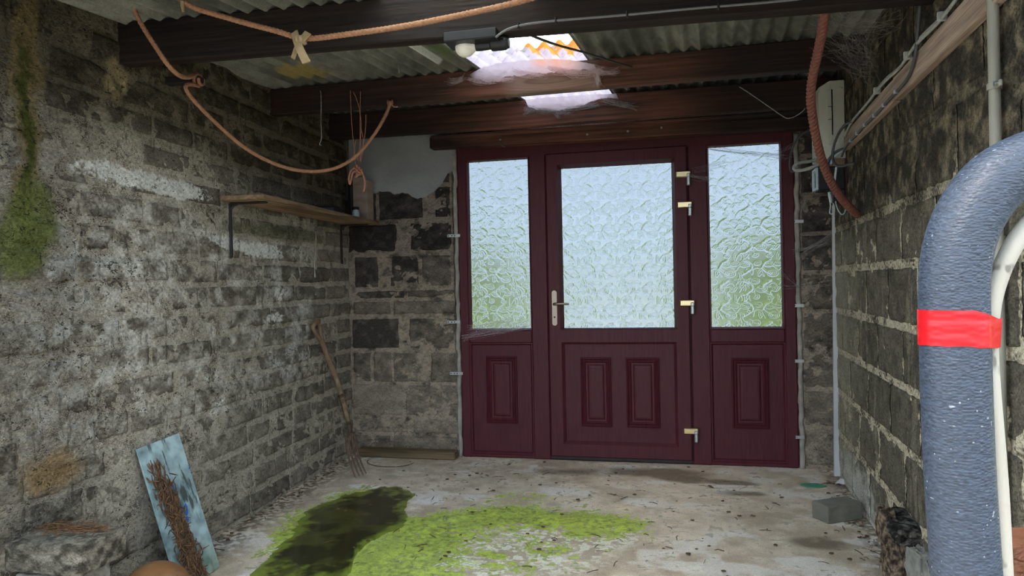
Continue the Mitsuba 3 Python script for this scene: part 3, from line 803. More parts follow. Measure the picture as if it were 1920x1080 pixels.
for i, q in enumerate(STRAPS):
    w = 0.095 if i < 4 else 0.055
    k = obj('fixing_strap', obox(q + V(0.01 if i < 4 else 0, 0, 0), (w, 0.003, 0.021), rz(0), 0.001), M['steel'], tr, label='galvanised fixing strap')
    for h in (-0.025, 0.0, 0.02)[:3 if i < 4 else 1]:
        obj('screw_hole', lathe([(0.0001, 0), (0.0042, 0), (0.0042, 0.002), (0.0001, 0.002)], q + V(h - 0.003, -0.0025, 0), (0, 1, 0), 10), M['black_iron'], k)

# relief glass: scrolls, rings and ogee bars pressed into one face
TW, TH = 0.262, 0.268


def relief_curves():
    r = np.random.default_rng(12)
    fine, bars = [], []
    th = np.linspace(0, 1, 60)
    for i in range(4):
        for j in range(5):
            cx, cy = (i + 0.5 * (j % 2) + r.uniform(-0.2, 0.2)) * TW / 4, (j + r.uniform(-0.2, 0.2)) * TH / 5
            kind = r.integers(3)
            a0, sg = r.uniform(0, 6.28), r.choice([-1, 1])
            R = r.uniform(0.018, 0.029)
            if kind == 0:      # scroll with a tail
                rr, aa = R * (0.15 + 0.85 * th), a0 + sg * th * 10.0
                q = np.c_[cx + rr * np.cos(aa), cy + 0.75 * rr * np.sin(aa)]
                d = V(math.cos(aa[-1] + sg * 1.57), math.sin(aa[-1] + sg * 1.57))
                e = V(-d[1], d[0]) * sg
                tail = q[-1] + 0.05 * th[:, None] * d + (0.022 * np.sin(th * 3.0))[:, None] * e
                fine += [q, tail]
            elif kind == 1:    # rings
                for s in (1.0, 0.62, 0.3):
                    aa = th * 6.2832
                    fine.append(np.c_[cx + s * R * 1.15 * np.cos(aa), cy + s * R * 0.72 * np.sin(aa)])
            else:              # S-shaped leaf
                aa = a0 + th * 4.0
                q = np.c_[cx + R * 1.4 * np.cos(aa) * np.where(th < 0.5, 1, 0.55), cy + R * np.sin(2 * aa)]
                fine += [q, q * 0.6 + V(cx, cy) * 0.4]
    for k in range(2):         # double outlines wandering between the motifs
        x = th * TW
        fine.append(np.c_[x, (k + 0.5) * TH / 2 + 0.016 * np.sin(6.2832 * (2 * th + r.uniform())) + 0.008 * np.sin(6.2832 * (5 * th + r.uniform()))])
    for sx in (-1, 1):         # ogee lattice of broad bars, broken in places
        t = np.linspace(0.08, 0.42, 60)
        for o in (0, 0.5):
            x = TW * (0.5 + sx * 0.38 * np.sin(math.pi * (t + o) * 2))
            bars.append(np.c_[x, TH * (t + o)])
    rs = lambda q: q
    dens = lambda c: np.vstack([np.c_[np.interp(np.linspace(0, len(q) - 1, 260), np.arange(len(q)), q[:, 0]), np.interp(np.linspace(0, len(q) - 1, 260), np.arange(len(q)), q[:, 1])] for q in c])
    return dens(fine), dens(bars)


def tiled(pts):
    p = np.mod(pts, [TW, TH])
    return cKDTree(np.vstack([p + V(i * TW, j * TH) for i in (-1, 0, 1) for j in (-1, 0, 1)]))


FINE, BARS = (tiled(c) for c in relief_curves())


def pane_mesh(x0, x1, z0, z1, shift, step=0.0021):
    x, z = np.linspace(x0, x1, int((x1 - x0) / step)), np.linspace(z0, z1, int((z1 - z0) / step))
    xx, zz = np.meshgrid(x, z, indexing='ij')
    q = np.c_[np.mod(xx.ravel() + shift, TW), np.mod(zz.ravel(), TH)]
    d1, d2 = FINE.query(q)[0].reshape(xx.shape), BARS.query(q)[0].reshape(xx.shape)
    P = np.stack([xx, xx * 0, zz], -1)
    h = 0.0026 * np.exp(-(d1 / 0.0034) ** 2) + 0.0034 * np.exp(-(d2 / 0.0068) ** 2) + 0.0003 * (meshkit.fbm(P * V(60, 1, 110), 3, seed=3) - 0.5)
    f = np.stack([xx, YG - h, zz], -1)
    nu, nv = xx.shape
    F = grid_faces(nu, nv)
    a = trimesh.Trimesh(f.reshape(-1, 3), F, process=False)
    b = box(x0, x1, YG, YG + 0.005, z0, z1, 0.0001)
    keep = b.face_normals[:, 1] > -0.5
    b = trimesh.Trimesh(b.vertices, b.faces[keep], process=False)
    out = cat_([a, b])
    return out


def panel_moulding(parent, x0, x1, z0, z1, y):
    k = obj('raised_panel', nested(x0, x1, z0, z1, [(0.0, y - 0.014), (0.008, y - 0.02), (0.018, y - 0.008), (0.026, y - 0.014), (0.036, y - 0.004), (0.046, y - 0.004), (0.056, y - 0.012), (0.066, y - 0.014)], y + 0.004), M['door'], parent)
    return k


def sidelight(n, x0, x1, panel, label, shift):
    w = struct(f'window_{n}', label=label)
    zt, zb, zp = 2.044, 0.889, 0.79
    obj('pane', pane_mesh(x0 - 0.004, x1 + 0.004, zb - 0.004, zt + 0.004, shift), M['pane'], w, True, label='obscured glass with pressed scrolls')
    # glazing bead: a mitred frame round the glass
    obj('glazing_bead', nested(x0 - 0.013, x1 + 0.013, zb - 0.013, zt + 0.013, [(0.0, YF + 0.004), (0.006, YF + 0.004), (0.013, YG - 0.004)], YG - 0.001, True), M['door'], w)
    obj('transom', fbar(x0 - 0.013, x1 + 0.013, zp, zb - 0.012), M['door'], w)
    p = obj('lower_panel', box(x0 - 0.013, x1 + 0.013, YF + 0.02, YF + 0.05, 0.02, zp + 0.01, 0.001), M['door'], w)
    panel_moulding(w, *panel, YF + 0.02)
    obj('panel_bead', nested(x0 - 0.013, x1 + 0.013, 0.028, zp, [(0.0, YF + 0.006), (0.006, YF + 0.006), (0.016, YF + 0.018)], YF + 0.03, True), M['door'], w)
    return w


sidelight(1, -1.462, -1.045, (-1.361, -1.145, 0.238, 0.698), 'narrow sidelight left of the door, scrolled glass over a brown panel', 0.0)
sidelight(2, 0.150, 0.580, (0.265, 0.490, 0.242, 0.690), 'sidelight right of the door, scrolled glass over a brown panel', 0.09)
dn = struct('door_1', label='mahogany brown door leaf with an obscured glass upper half')
# leaf: stiles and rails mitred round the glass and the panel
x0, x1 = -0.912, 0.012
obj('upper_frame', nested(x0, x1, 0.79, 2.062, [(0.0, YL + 0.006), (0.006, YL), (0.078, YL), (0.098, YG - 0.004)], YG, True), M['door'], dn)
obj('lower_frame', nested(x0, x1, 0.028, 0.885, [(0.0, YL + 0.006), (0.006, YL), (0.085, YL), (0.104, YL + 0.018)], YL + 0.05, True), M['door'], dn)
obj('pane', pane_mesh(-0.820, -0.082, 0.884, 1.966, 0.05), M['pane'], dn, True, label='obscured glass with pressed scrolls')
obj('lower_panel', box(-0.83, -0.07, YL + 0.022, YL + 0.05, 0.12, 0.80, 0.001), M['door'], dn)
panel_moulding(dn, -0.704, -0.501, 0.233, 0.693, YL + 0.022)
panel_moulding(dn, -0.403, -0.188, 0.233, 0.693, YL + 0.022)
obj('threshold_seal', box(x0, x1, YL + 0.004, YL + 0.05, 0.008, 0.03, 0.003), M['gasket'], dn)
hd = obj('handle', hull([V(-0.868 + 0.017 * math.cos(t), y, z + 0.017 * math.sin(t)) for t in np.linspace(0, 6.2832, 20) for y in (YL - 0.009, YL + 0.002) for z in (0.925, 1.128)]), M['bronze'], dn, label='long bronze lever handle plate')
obj('lever', tube([V(-0.867, YL - 0.004, 1.053), V(-0.867, YL - 0.03, 1.053), V(-0.862, YL - 0.045, 1.054), V(-0.83, YL - 0.05, 1.055), V(-0.765, YL - 0.05, 1.052)], [0.009, 0.009, 0.009, 0.008, 0.007], 10, 26), M['bronze'], hd, True)
obj('keyhole', lathe([(0.0001, 0), (0.006, 0), (0.006, 0.003), (0.0001, 0.003)], V(-0.868, YL - 0.012, 0.965), (0, 1, 0), 12), M['black_iron'], hd)
for q in (V(-0.014, 4.858, 1.875), V(-0.008, 4.858, 1.679), V(-0.004, 4.858, 1.048), V(0.004, 4.858, 0.225)):
    x, z = q[0], q[2]
    h = obj('hinge', box(x - 0.045, x + 0.05, YL - 0.026, YL + 0.002, z - 0.021, z + 0.021, 0.006), M['brass'], dn, label='brass flag hinge')
    obj('hinge_pin', cat_([box(x + 0.022, x + 0.046, YL - 0.024, YL - 0.002, z - 0.075, z - 0.012, 0.006), box(x + 0.024, x + 0.044, YL - 0.03, YL - 0.02, z - 0.02, z + 0.004, 0.003)]), M['steel'], h)

# ------------------------------------------------------------------ garden beyond the door
ax, ay = np.linspace(-30, 30, 90), np.linspace(5.06, 60, 90)
gx, gy = np.meshgrid(ax, ay, indexing='ij')
gp = np.stack([gx, gy, -0.06 + 0.01 * (gy - 5) + 0.05 * (meshkit.fbm(np.stack([gx, gy, gx * 0], -1) * 0.35, 4, seed=8) - 0.5)], -1)
bt = gp.copy()
bt[..., 2] = -0.5
obj('lawn', close(gp, bt, False), M['grass'], None, True, label='green lawn outside, seen through the obscured door glass', cat='lawn', kind='stuff')
u, t = np.linspace(-1.5, 1.5, 12), np.linspace(5.06, 34, 60)
uu, tt = np.meshgrid(u, t, indexing='ij')
pp = np.stack([uu - 0.092 * tt, tt, 0.045 + 0.011 * (tt - 5) + 0 * uu], -1)
bt = pp.copy()
bt[..., 2] -= 0.04
obj('garden_path', close(pp, bt, False), M['path'], None, True, label='pale path leading away outside the glazed door', cat='path')


def hedge(x0, x1, y0, y1, h, seed, label):
    m = trimesh.creation.box((x1 - x0, y1 - y0, h))
    for _ in range(6):
        m = m.subdivide()
    v = m.vertices + V((x0 + x1) / 2, (y0 + y1) / 2, h / 2)
    d = meshkit.fbm(v * 1.1, 4, seed=seed)[:, None] - 0.5
    n = m.vertex_normals
    v = v + n * (0.9 * d + 0.25 * (meshkit.fbm(v * 7, 2, seed=seed + 1)[:, None] - 0.5))
    return obj('hedge', trimesh.Trimesh(v, m.faces, process=False), M['hedge'], None, True, label=label, cat='hedge')


hedge(-16, -3.2, 13.0, 14.2, 1.75, 3, 'green hedge outside, blurred behind the left sidelight glass')
hedge(0.6, 11, 11.0, 12.4, 1.7, 5, 'green hedge outside, blurred behind the right sidelight glass')

# ------------------------------------------------------------------ shelf on the left wall and what stands on it
sh = thing('wall_shelf', 'weathered timber shelf on two black brackets on the left wall', 'shelf')
U = LU
sa, sb = Lp(1.615, 1.60), Lp(-0.0, 1.60)
ax3 = np.array([LU, LN, V(0, 0, 1)])
obj('board', obox(Lp(0.86, 1.648, 0.125), (1.70, 0.235, 0.024), ax3, 0.003), M['old_wood'], sh)
for uu in (1.615, 0.16):
    k = obj('bracket', cat_([obox(Lp(uu, 1.495, 0.012), (0.022, 0.008, 0.27), ax3, 0.002), obox(Lp(uu, 1.629, 0.11), (0.022, 0.20, 0.008), ax3, 0.002),
                             tube([Lp(uu, 1.60, 0.016), Lp(uu, 1.617, 0.026), Lp(uu, 1.627, 0.05)], 0.006, 8, 10)]), M['black_iron'], sh)
k = thing('carton', 'tall worn cardboard carton standing at the corner end of the wall shelf', 'box')
obj('body', obox(Lp(0.125, 1.80, 0.165), (0.09, 0.115, 0.28), ax3 @ rz(-10), 0.003), M['card'], k)
obj('flap', obox(Lp(0.19, 1.93, 0.165), (0.006, 0.11, 0.05), ax3 @ rz(-14), 0.001), M['card'], k)
obj('side_panel', obox(Lp(0.135, 1.80, 0.095), (0.10, 0.03, 0.285), ax3 @ rz(-10), 0.003), M['black'], k, label='black side')
k = thing('small_box', 'low black box lying on the middle of the wall shelf', 'box')
obj('body', obox(Lp(0.62, 1.682, 0.11), (0.17, 0.14, 0.044), ax3 @ rz(6), 0.006), M['black'], k)
obj('lid', obox(Lp(0.62, 1.709, 0.11), (0.15, 0.12, 0.012), ax3 @ rz(6), 0.004), M['black'], k)
k = thing('jar', 'small dark jar on the wall shelf just before the carton', 'jar')
jc = Lp(0.30, 1.66, 0.175)
obj('body', lathe([(0.0001, 0), (0.024, 0), (0.026, 0.006), (0.026, 0.045), (0.019, 0.055), (0.019, 0.06), (0.0001, 0.06)], jc, (0, 0, 1), 20), M['pale_blue'], k, True)
obj('lid', lathe([(0.0001, 0.061), (0.022, 0.061), (0.022, 0.078), (0.0001, 0.08)], jc, (0, 0, 1), 20), M['black'], k, True)

# ------------------------------------------------------------------ ropes and strings
peg = obj('wall_peg', obox(Lp(2.09, 2.118, 0.075), (0.045, 0.17, 0.03), ax3, 0.004), M['black_iron'], None, label='dark timber peg sticking out of the left wall below the nearest beam', cat='peg')
rp = thing('sagging_rope', 'thin orange rope sagging from the wall peg across to the middle beam', 'rope')
pk = Lp(2.09, 2.118, 0.14)
obj('upper_run', tube([V(-2.022, 2.36, 2.34), V(-1.986, 2.38, 2.213), V(-1.94, 2.4, 2.125), V(-1.906, 2.42, 2.061), pk + V(0, 0, 0.028)], 0.0085, 9, 160, 3, 0.045), M['rope'], rp, True)
obj('knot', cat_([tube([pk + 0.026 * math.cos(k) * LU + 0.021 * math.sin(k) * V(0, 0, 1) + LN * 0.0035 * (k - 6) for k in np.linspace(0.3, 12.6, 70)], 0.0075, 8)]), M['rope'], rp, True)
nail = V(-1.549, 3.75, 2.184)
obj('lower_run', tube([pk + V(0, 0.01, -0.024), V(-2.062, 2.74, 2.049), V(-2.049, 2.9, 1.954), V(-2.008, 3.08, 1.859), V(-1.945, 3.25, 1.803), V(-1.874, 3.38, 1.787), V(-1.788, 3.5, 1.808), V(-1.699, 3.6, 1.882), V(-1.619, 3.68, 2.013), V(-1.572, 3.72, 2.116), nail + V(0, -0.012, 0)], 0.0085, 9, 240, 3, 0.04), M['rope'], rp, True)
obj('end_knot', cat_([tube([nail + V(0.012 * math.cos(k), -0.012 + 0.012 * math.sin(k), 0.006 * math.sin(2 * k) + 0.001 * k) for k in np.linspace(0, 15, 50)], 0.006, 8), tube([nail + V(0.01, -0.014, -0.004), nail + V(0.025, -0.016, -0.018), nail + V(0.045, -0.016, -0.018)], 0.004, 7, 12)]), M['rope'], rp, True)
obj('nail', tube([nail + V(0, 0.02, 0.0), nail + V(0, -0.035, 0.012)], 0.003, 7), M['rust'], rp, True)

r2 = thing('overhead_rope', 'brown rope slung along the nearest beam at the top of the view', 'rope')
obj('run', tube([V(-1.755, 2.3, 2.296), V(-1.746, 2.32, 2.237), V(-1.657, 2.36, 2.2), V(-1.525, 2.39, 2.158), V(-1.409, 2.41, 2.122), V(-1.338, 2.42, 2.099), V(-1.183, 2.42, 2.095), V(-0.979, 2.42, 2.101), V(-0.744, 2.42, 2.119), V(-0.508, 2.41, 2.142), V(-0.388, 2.4, 2.167)], 0.0095, 9, 330, 3, 0.045), M['rope'], r2, True)
tw = V(-1.747, 2.31, 2.218)
obj('frayed_end', tube([tw + V(0, 0, 0.02), tw, tw + V(0.002, 0, -0.02)], [0.008, 0.007, 0.004], 8, 12), M['strip'], r2, True)
st = thing('tied_strip', 'tan cloth strip tied in a cross on the overhead rope', 'cloth')
ctr = V(-1.332, 2.4, 2.061)


def ribbon(p0, p1, w0, w1, twist, bow):
    t = np.linspace(0, 1, 18)
    p = p0 + (p1 - p0) * t[:, None] + V(0, -1, 0) * (bow * np.sin(math.pi * t))[:, None]
    d = (p1 - p0) / np.linalg.norm(p1 - p0)
    s = np.cross(d, V(0, 1, 0))
    s /= np.linalg.norm(s)
    w = w0 + (w1 - w0) * t
    rows_ = []
    for i in range(18):
        a = twist * t[i]
        e = s * math.cos(a) + V(0, 1, 0) * math.sin(a)
        nn = np.cross(d, e)
        rows_.append([p[i] + e * w[i] / 2 + nn * 0.003, p[i] - e * w[i] / 2 + nn * 0.003, p[i] - e * w[i] / 2 - nn * 0.003, p[i] + e * w[i] / 2 - nn * 0.003])
    v = np.array(rows_).reshape(-1, 3)
    f = []
    for i in range(17):
        for j in range(4):
            a, c = i * 4 + j, i * 4 + (j + 1) % 4
            f += [(a, c, c + 4), (a, c + 4, a + 4)]
    f += [(0, 2, 1), (0, 3, 2), (68, 69, 70), (68, 70, 71)]
    m = trimesh.Trimesh(v, np.array(f), process=False)
    if m.volume < 0:
        m.invert()
    return m


obj('tail', ribbon(V(-1.356, 2.4, 2.117), V(-1.302, 2.385, 1.997), 0.026, 0.03, 0.5, 0.012), M['strip'], st, 40)
obj('tail', ribbon(V(-1.304, 2.405, 2.111), V(-1.359, 2.39, 2.018), 0.026, 0.020, -0.5, 0.014), M['strip'], st, 40)
obj('wrap', tube([ctr + V(0.0, 0.014 * math.cos(k) - 0.004, 0.010 * math.sin(k) + 0.022) + V(0.0022 * (k - 6), 0, 0) for k in np.linspace(0, 12, 40)], 0.008, 8), M['strip'], st, True)

tb = thing('twine_bundle', 'knotted hank of orange twine hanging from the middle beam near the corner', 'twine')
kn = V(-1.744, 3.74, 1.84)
for cast in ([V(-1.782, 3.742, 2.277), V(-1.773, 3.742, 2.012), V(-1.756, 3.742, 1.894)], [V(-1.766, 3.742, 2.27), V(-1.725, 3.742, 2.126), V(-1.75, 3.742, 1.893)], [V(-1.722, 3.742, 2.266), V(-1.729, 3.742, 2.097), V(-1.731, 3.742, 1.878)], [V(-1.694, 3.742, 2.138), V(-1.706, 3.742, 2.008), V(-1.744, 3.742, 1.878)], [V(-1.727, 3.742, 2.068), V(-1.713, 3.742, 2.002), V(-1.728, 3.742, 1.892)], [V(-1.754, 3.742, 2.005), V(-1.768, 3.742, 1.924), V(-1.757, 3.742, 1.859)]):
    obj('strand', tube(cast, 0.0022, 6, 30), M['twine'], tb, True)
pts = []
for k in np.linspace(0, 30, 130):
    pts.append(kn + V(0.022 * math.cos(k) * (0.6 + 0.4 * math.sin(0.37 * k)), 0.018 * math.sin(k), 0.024 * math.sin(0.9 * k + 1) - 0.010 + 0.0008 * (k - 15)))
obj('knot', tube(pts, 0.0048, 7), M['twine'], tb, True)
obj('loop', tube([kn + V(-0.005, -0.01, 0.0), kn + V(-0.03, -0.014, 0.0), kn + V(-0.047, -0.014, -0.025), kn + V(-0.052, -0.012, -0.06), kn + V(-0.047, -0.012, -0.078), kn + V(-0.038, -0.012, -0.05), kn + V(-0.028, -0.012, -0.02), kn + V(-0.01, -0.01, -0.008)], 0.0052, 8, 70, 3, 0.03), M['twine'], tb, True)
obj('tail', tube([kn + V(0.01, -0.006, 0.0), kn + V(0.03, -0.01, -0.03), kn + V(0.04, -0.01, -0.075), kn + V(0.03, -0.01, -0.125)], 0.005, 8, 50, 3, 0.03), M['twine'], tb, True)

rr = thing('hanging_rope', 'thick red brown twisted rope hanging down before the cream electrical box', 'rope')
obj('run', tube([V(0.472, 2.62, 2.183), V(0.473, 2.68, 2.116), V(0.485, 2.85, 2.052), V(0.489, 3.02, 1.993), V(0.496, 3.15, 1.933), V(0.526, 3.3, 1.856), V(0.572, 3.45, 1.756), V(0.629, 3.6, 1.669), V(0.717, 3.78, 1.58), V(0.836, 3.98, 1.506)], [0.0155, 0.0165, 0.018], 20, 420, 3, 0.07, 0.15), M['red_rope'], rr, True)

hs = obj('hanging_string', tube([V(0.322, 4.55, 2.33), V(0.422, 4.55, 2.253), V(0.558, 4.56, 2.145), V(0.593, 4.56, 2.127), V(0.643, 4.56, 2.142), V(0.687, 4.56, 2.179)], 0.0028, 6, 60), M['cable_grey'], None, True, label='pale string looped along the beam above the right sidelight', cat='string')
obj('wire_hook', tube([V(-1.964, 3.74, 2.291), V(-1.956, 3.735, 2.242), V(-1.96, 3.735, 2.082), V(-1.962, 3.735, 2.017), V(-1.969, 3.73, 1.99), V(-1.959, 3.735, 1.988)], 0.002, 6, 50), M['cable_grey'], None, True, label='thin wire hook hanging from the left end of the middle beam', cat='hook')

# ------------------------------------------------------------------ lamp and cables overhead
lm = thing('batten_lamp', 'bare unlit light bulb on a dark batten under the nearest beam', 'lamp')
obj('mounting_board', box(-0.84, -0.64, 2.53, 2.64, 2.072, 2.108, 0.004), M['black'], lm)
lc = V(-0.778, 2.6, 2.066)
obj('holder', cat_([lathe([(0.0001, 0.036), (0.017, 0.036), (0.019, 0.06), (0.019, 0.095), (0.026, 0.10), (0.028, 0.15), (0.022, 0.165), (0.0001, 0.165)], lc, V(1, 0.05, 0.06), 20), box(lc[0] + 0.08, lc[0] + 0.15, 2.57, 2.63, lc[2] + 0.015, 2.08, 0.004)]), M['black'], lm, 40)
prof = [(0.0001, -0.036), (0.012, -0.034), (0.023, -0.027), (0.032, -0.014), (0.035, 0.0), (0.033, 0.012), (0.026, 0.026), (0.018, 0.038), (0.015, 0.05), (0.0001, 0.05)]
obj('bulb', lathe(prof, lc, V(1, 0.05, 0.06), 28), M['bulb'], lm, True, label='pearl glass bulb')
cb = thing('beam_cable', 'grey cable clipped along the front of the nearest beam to the right', 'cable')
cpts = [V(-0.643, 2.535, 2.071), V(-0.601, 2.525, 2.09), V(-0.559, 2.527, 2.1), V(-0.468, 2.53, 2.106), V(-0.228, 2.535, 2.103), V(0.021, 2.545, 2.104), V(0.242, 2.55, 2.101), V(0.473, 2.56, 2.107)]
obj('run', tube(cpts, 0.0045, 8, 90), M['cable_mid'], cb, True)
for q in (cpts[2], V(-0.426, 2.53, 2.106), V(-0.181, 2.535, 2.104), V(0.119, 2.545, 2.102)):
    obj('clip', obox(q + V(0, 0.004, 0.002), (0.008, 0.018, 0.022), None, 0.003), M['black'], cb)
obj('rooflight_cable', tube([V(-0.569, 2.6, 2.114), V(-0.545, 2.72, 2.125), V(-0.49, 3, 2.17), V(-0.453, 3.2, 2.21), V(-0.407, 3.4, 2.244), V(-0.33, 3.62, 2.269), V(-0.249, 3.75, 2.272)], 0.005, 8, 60), M['cable_dark'], None, True, label='dark cable crossing under the clear rooflight to the middle beam', cat='cable')

# ------------------------------------------------------------------ right wall: rail, cables, boxes, trunking
axR = np.array([RU, RN, V(0, 0, 1)])
rl = thing('wall_rail', 'long worn timber rail with stapled cables along the right wall', 'rail')
RAILS = [(0.70, 1.30), (1.31, 1.79), (1.80, 3.4)]
for i, (a, b) in enumerate(RAILS):
    obj('board', obox(Rp((a + b) / 2, 1.908 + 0.003 * i, 0.020), (b - a, 0.032, 0.088), axR, 0.004), M['rail'], rl)


def wallrun(pts, r, mat_, name, parent, n=120):
    return obj(name, tube([Rp(u, z, o) for u, z, o in pts], r, 8, n), mat_, parent, True)


tc = thing('twin_cable', 'pale twin cables running along the top edge of the wall rail', 'cable')
top = [(0.80, 1.92, 0.05), (0.95, 1.952, 0.045), (1.15, 1.960, 0.045), (1.4, 1.962, 0.045), (1.7, 1.968, 0.045), (1.95, 1.958, 0.045), (2.15, 1.972, 0.045), (2.4, 1.963, 0.045), (2.65, 1.975, 0.045), (3.1, 1.97, 0.045)]
wallrun(top, 0.0055, M['cable_grey'], 'run', tc)
wallrun([(u, z + 0.012 + 0.004 * math.sin(9 * u), o - 0.008) for u, z, o in top], 0.0055, M['cable_grey'], 'run', tc)
for u in (1.55, 2.05, 2.45, 2.8):
    obj('clip', obox(Rp(u, 1.97, 0.042), (0.008, 0.03, 0.03), axR, 0.003), M['cable_grey'], tc)
lowc = thing('stapled_cable', 'dark cable stapled along the lower edge of the wall rail', 'cable')
lw = [(0.72, 1.83, 0.05), (0.85, 1.868, 0.044), (1.05, 1.873, 0.042), (1.3, 1.878, 0.042), (1.55, 1.877, 0.042), (1.8, 1.884, 0.042), (2.0, 1.888, 0.042), (2.1, 1.905, 0.044), (2.16, 1.94, 0.046), (2.18, 1.97, 0.046), (2.2, 2.08, 0.04), (2.21, 2.3, 0.03)]
wallrun(lw, 0.006, M['cable_dark'], 'run', lowc)
for u, z in ((0.95, 1.871), (1.12, 1.874), (1.3, 1.878), (1.5, 1.877), (1.68, 1.88), (1.88, 1.886)):
    obj('staple', obox(Rp(u, z, 0.043), (0.006, 0.02, 0.018), axR, 0.002), M['steel'], lowc)
lp = obj('cable_loop', tube([Rp(1.0, 1.955, 0.05), Rp(0.86, 1.95, 0.07), Rp(0.78, 1.90, 0.09), Rp(0.755, 1.83, 0.10), Rp(0.80, 1.775, 0.09), Rp(0.88, 1.76, 0.06), Rp(0.95, 1.755, 0.03)], 0.007, 8, 70), M['cable_dark'], None, True, label='grey cable looping down at the far end of the wall rail', cat='cable')

# cream consumer unit
bx = thing('electrical_box', 'cream plastic electrical box fixed high on the right wall by the corner', 'electrical box')
cx0, cx1, cy0, cy1, cz0, cz1 = 0.735, 0.856, 4.345, 4.66, 1.845, 2.272
prof = [(cx1, cy0), (cx0 + 0.045, cy0), (cx0 + 0.004, cy0 + 0.05), (cx0, cy0 + 0.06), (cx0, cy1), (cx1, cy1)]
obj('body', hull([V(x, y, z + (0.018 if e else 0) * s) for (x, y), e in zip(prof, (0, 0, 1, 1, 1, 0)) for z, s in ((cz0, 1), (cz1, -1))]), M['cream'], bx)
obj('cover_seam', obox(V(cx0 + 0.058, cy0 - 0.001, 2.10), (0.005, 0.005, 0.25), None, 0.001), M['black'], bx, label='dark seam')
obj('flap', hull([V(x, y, z) for x, y in ((cx0 + 0.052, cy0 - 0.006), (cx0 + 0.036, cy0 - 0.006), (cx0 - 0.004, cy0 + 0.045), (cx0 + 0.01, cy0 + 0.05)) for z in (1.92, 2.22)]), M['cream'], bx)
for z in (2.06, 2.13):
    obj('flap_joint', obox(V(cx0 + 0.044, cy0 - 0.006, z), (0.018, 0.004, 0.003), None, 0.0008), M['black'], bx)
for q in ((0.845, 4.343, 2.23), (0.845, 4.343, 1.89)):
    obj('screw', lathe([(0.0001, 0), (0.006, 0), (0.006, 0.004), (0.0001, 0.004)], V(*q), (0, 1, 0), 10), M['steel'], bx)
mb = thing('meter_box', 'black meter box with a pale blue front on a board below the cream electrical box', 'electrical box')
obj('backing_board', box(0.850, 0.874, 4.30, 4.52, 1.60, 1.84, 0.003), M['beam'], mb, label='reddish backing board')
obj('timber_end', box(0.775, 0.852, 4.335, 4.42, 1.802, 1.845, 0.003), M['handle_wood'], mb, label='sawn pale timber end')
obj('case', box(0.715, 0.851, 4.34, 4.48, 1.675, 1.803, 0.005), M['black'], mb)
obj('front_plate', nested(4.345, 4.475, 1.68, 1.80, [(0.0, -0.012), (0.012, -0.012), (0.016, -0.004)], 0.0, True), M['pale_blue'], mb)
m = scene.pop(mb + '__front_plate')
fr = nested(4.345, 4.475, 1.68, 1.80, [(0.0, -0.012), (0.012, -0.012), (0.016, -0.004)], 0.0, True)
fr.vertices = np.c_[0.715 + fr.vertices[:, 1], fr.vertices[:, 0], fr.vertices[:, 2]]
if fr.volume < 0:
    fr.invert()
scene[mb + '__front_plate'] = mikit.ply(fr, M['pale_blue'])
obj('label_strip', obox(V(0.800, 4.337, 1.745), (0.011, 0.004, 0.105), np.array([[math.cos(0.13), 0, -math.sin(0.13)], [0, 1, 0], [math.sin(0.13), 0, math.cos(0.13)]]), 0.001), M['white'], mb, label='white strip')
obj('lower_case', box(0.79, 0.851, 4.34, 4.45, 1.605, 1.676, 0.004), M['black'], mb)
obj('blue_lead', tube([V(0.765, 4.37, 1.80), V(0.762, 4.35, 1.825), V(0.78, 4.34, 1.835), V(0.80, 4.35, 1.85)], 0.006, 8, 24), M['blue'], mb, True, label='blue wire')
mc = thing('meter_cables', 'loose cables looping between the cream electrical box and the black meter box', 'cable')
obj('grey_cable', tube([V(0.73, 4.50, 1.87), V(0.66, 4.48, 1.855), V(0.615, 4.46, 1.84), V(0.605, 4.46, 1.815), V(0.64, 4.45, 1.805), V(0.70, 4.42, 1.815), V(0.76, 4.36, 1.83)], 0.010, 8, 60), M['cable_grey'], mc, True)
obj('dark_cable', tube([V(0.76, 4.33, 1.815), V(0.775, 4.32, 1.85), V(0.81, 4.31, 1.88), V(0.845, 4.29, 1.89), V(0.84, 4.2, 1.89), V(0.835, 4.1, 1.87)], 0.007, 8, 60), M['cable_dark'], mc, True)
obj('green_cable', tube([V(0.78, 4.33, 1.815), V(0.79, 4.315, 1.845), V(0.82, 4.30, 1.87), V(0.85, 4.25, 1.88), V(0.838, 4.15, 1.885)], 0.006, 8, 60), M['pale_blue'], mc, True)
obj('side_cable', tube([V(0.72, 4.62, 2.06), V(0.655, 4.60, 2.02), V(0.615, 4.60, 1.95), V(0.602, 4.60, 1.88), V(0.605, 4.60, 1.83), V(0.625, 4.58, 1.82)], 0.007, 8, 60), M['cable_dark'], mc, True)
obj('white_wire', tube([V(0.775, 4.335, 1.66), V(0.768, 4.33, 1.62), V(0.772, 4.33, 1.58), V(0.768, 4.325, 1.545), V(0.778, 4.325, 1.54), V(0.785, 4.33, 1.60)], 0.0035, 7, 40), M['white'], mc, True)
obj('white_plug', tube([V(0.765, 4.33, 1.66), V(0.770, 4.325, 1.635), V(0.775, 4.325, 1.60)], [0.006, 0.01, 0.006], 8, 12), M['white'], mc, True)
obj('blue_wire', tube([V(0.80, 4.335, 1.61), V(0.81, 4.325, 1.56), V(0.83, 4.325, 1.535), V(0.845, 4.33, 1.55), V(0.84, 4.335, 1.59)], 0.0035, 7, 40), M['pale_blue'], mc, True)
tk = thing('cable_trunking', 'white plastic cable trunking down the right corner to the floor', 'trunking')
SH = V(-0.012, 0, 0)
t0, t1 = SH + V(0.886, 4.75, 1.625), SH + V(0.869, 4.75, -0.043)
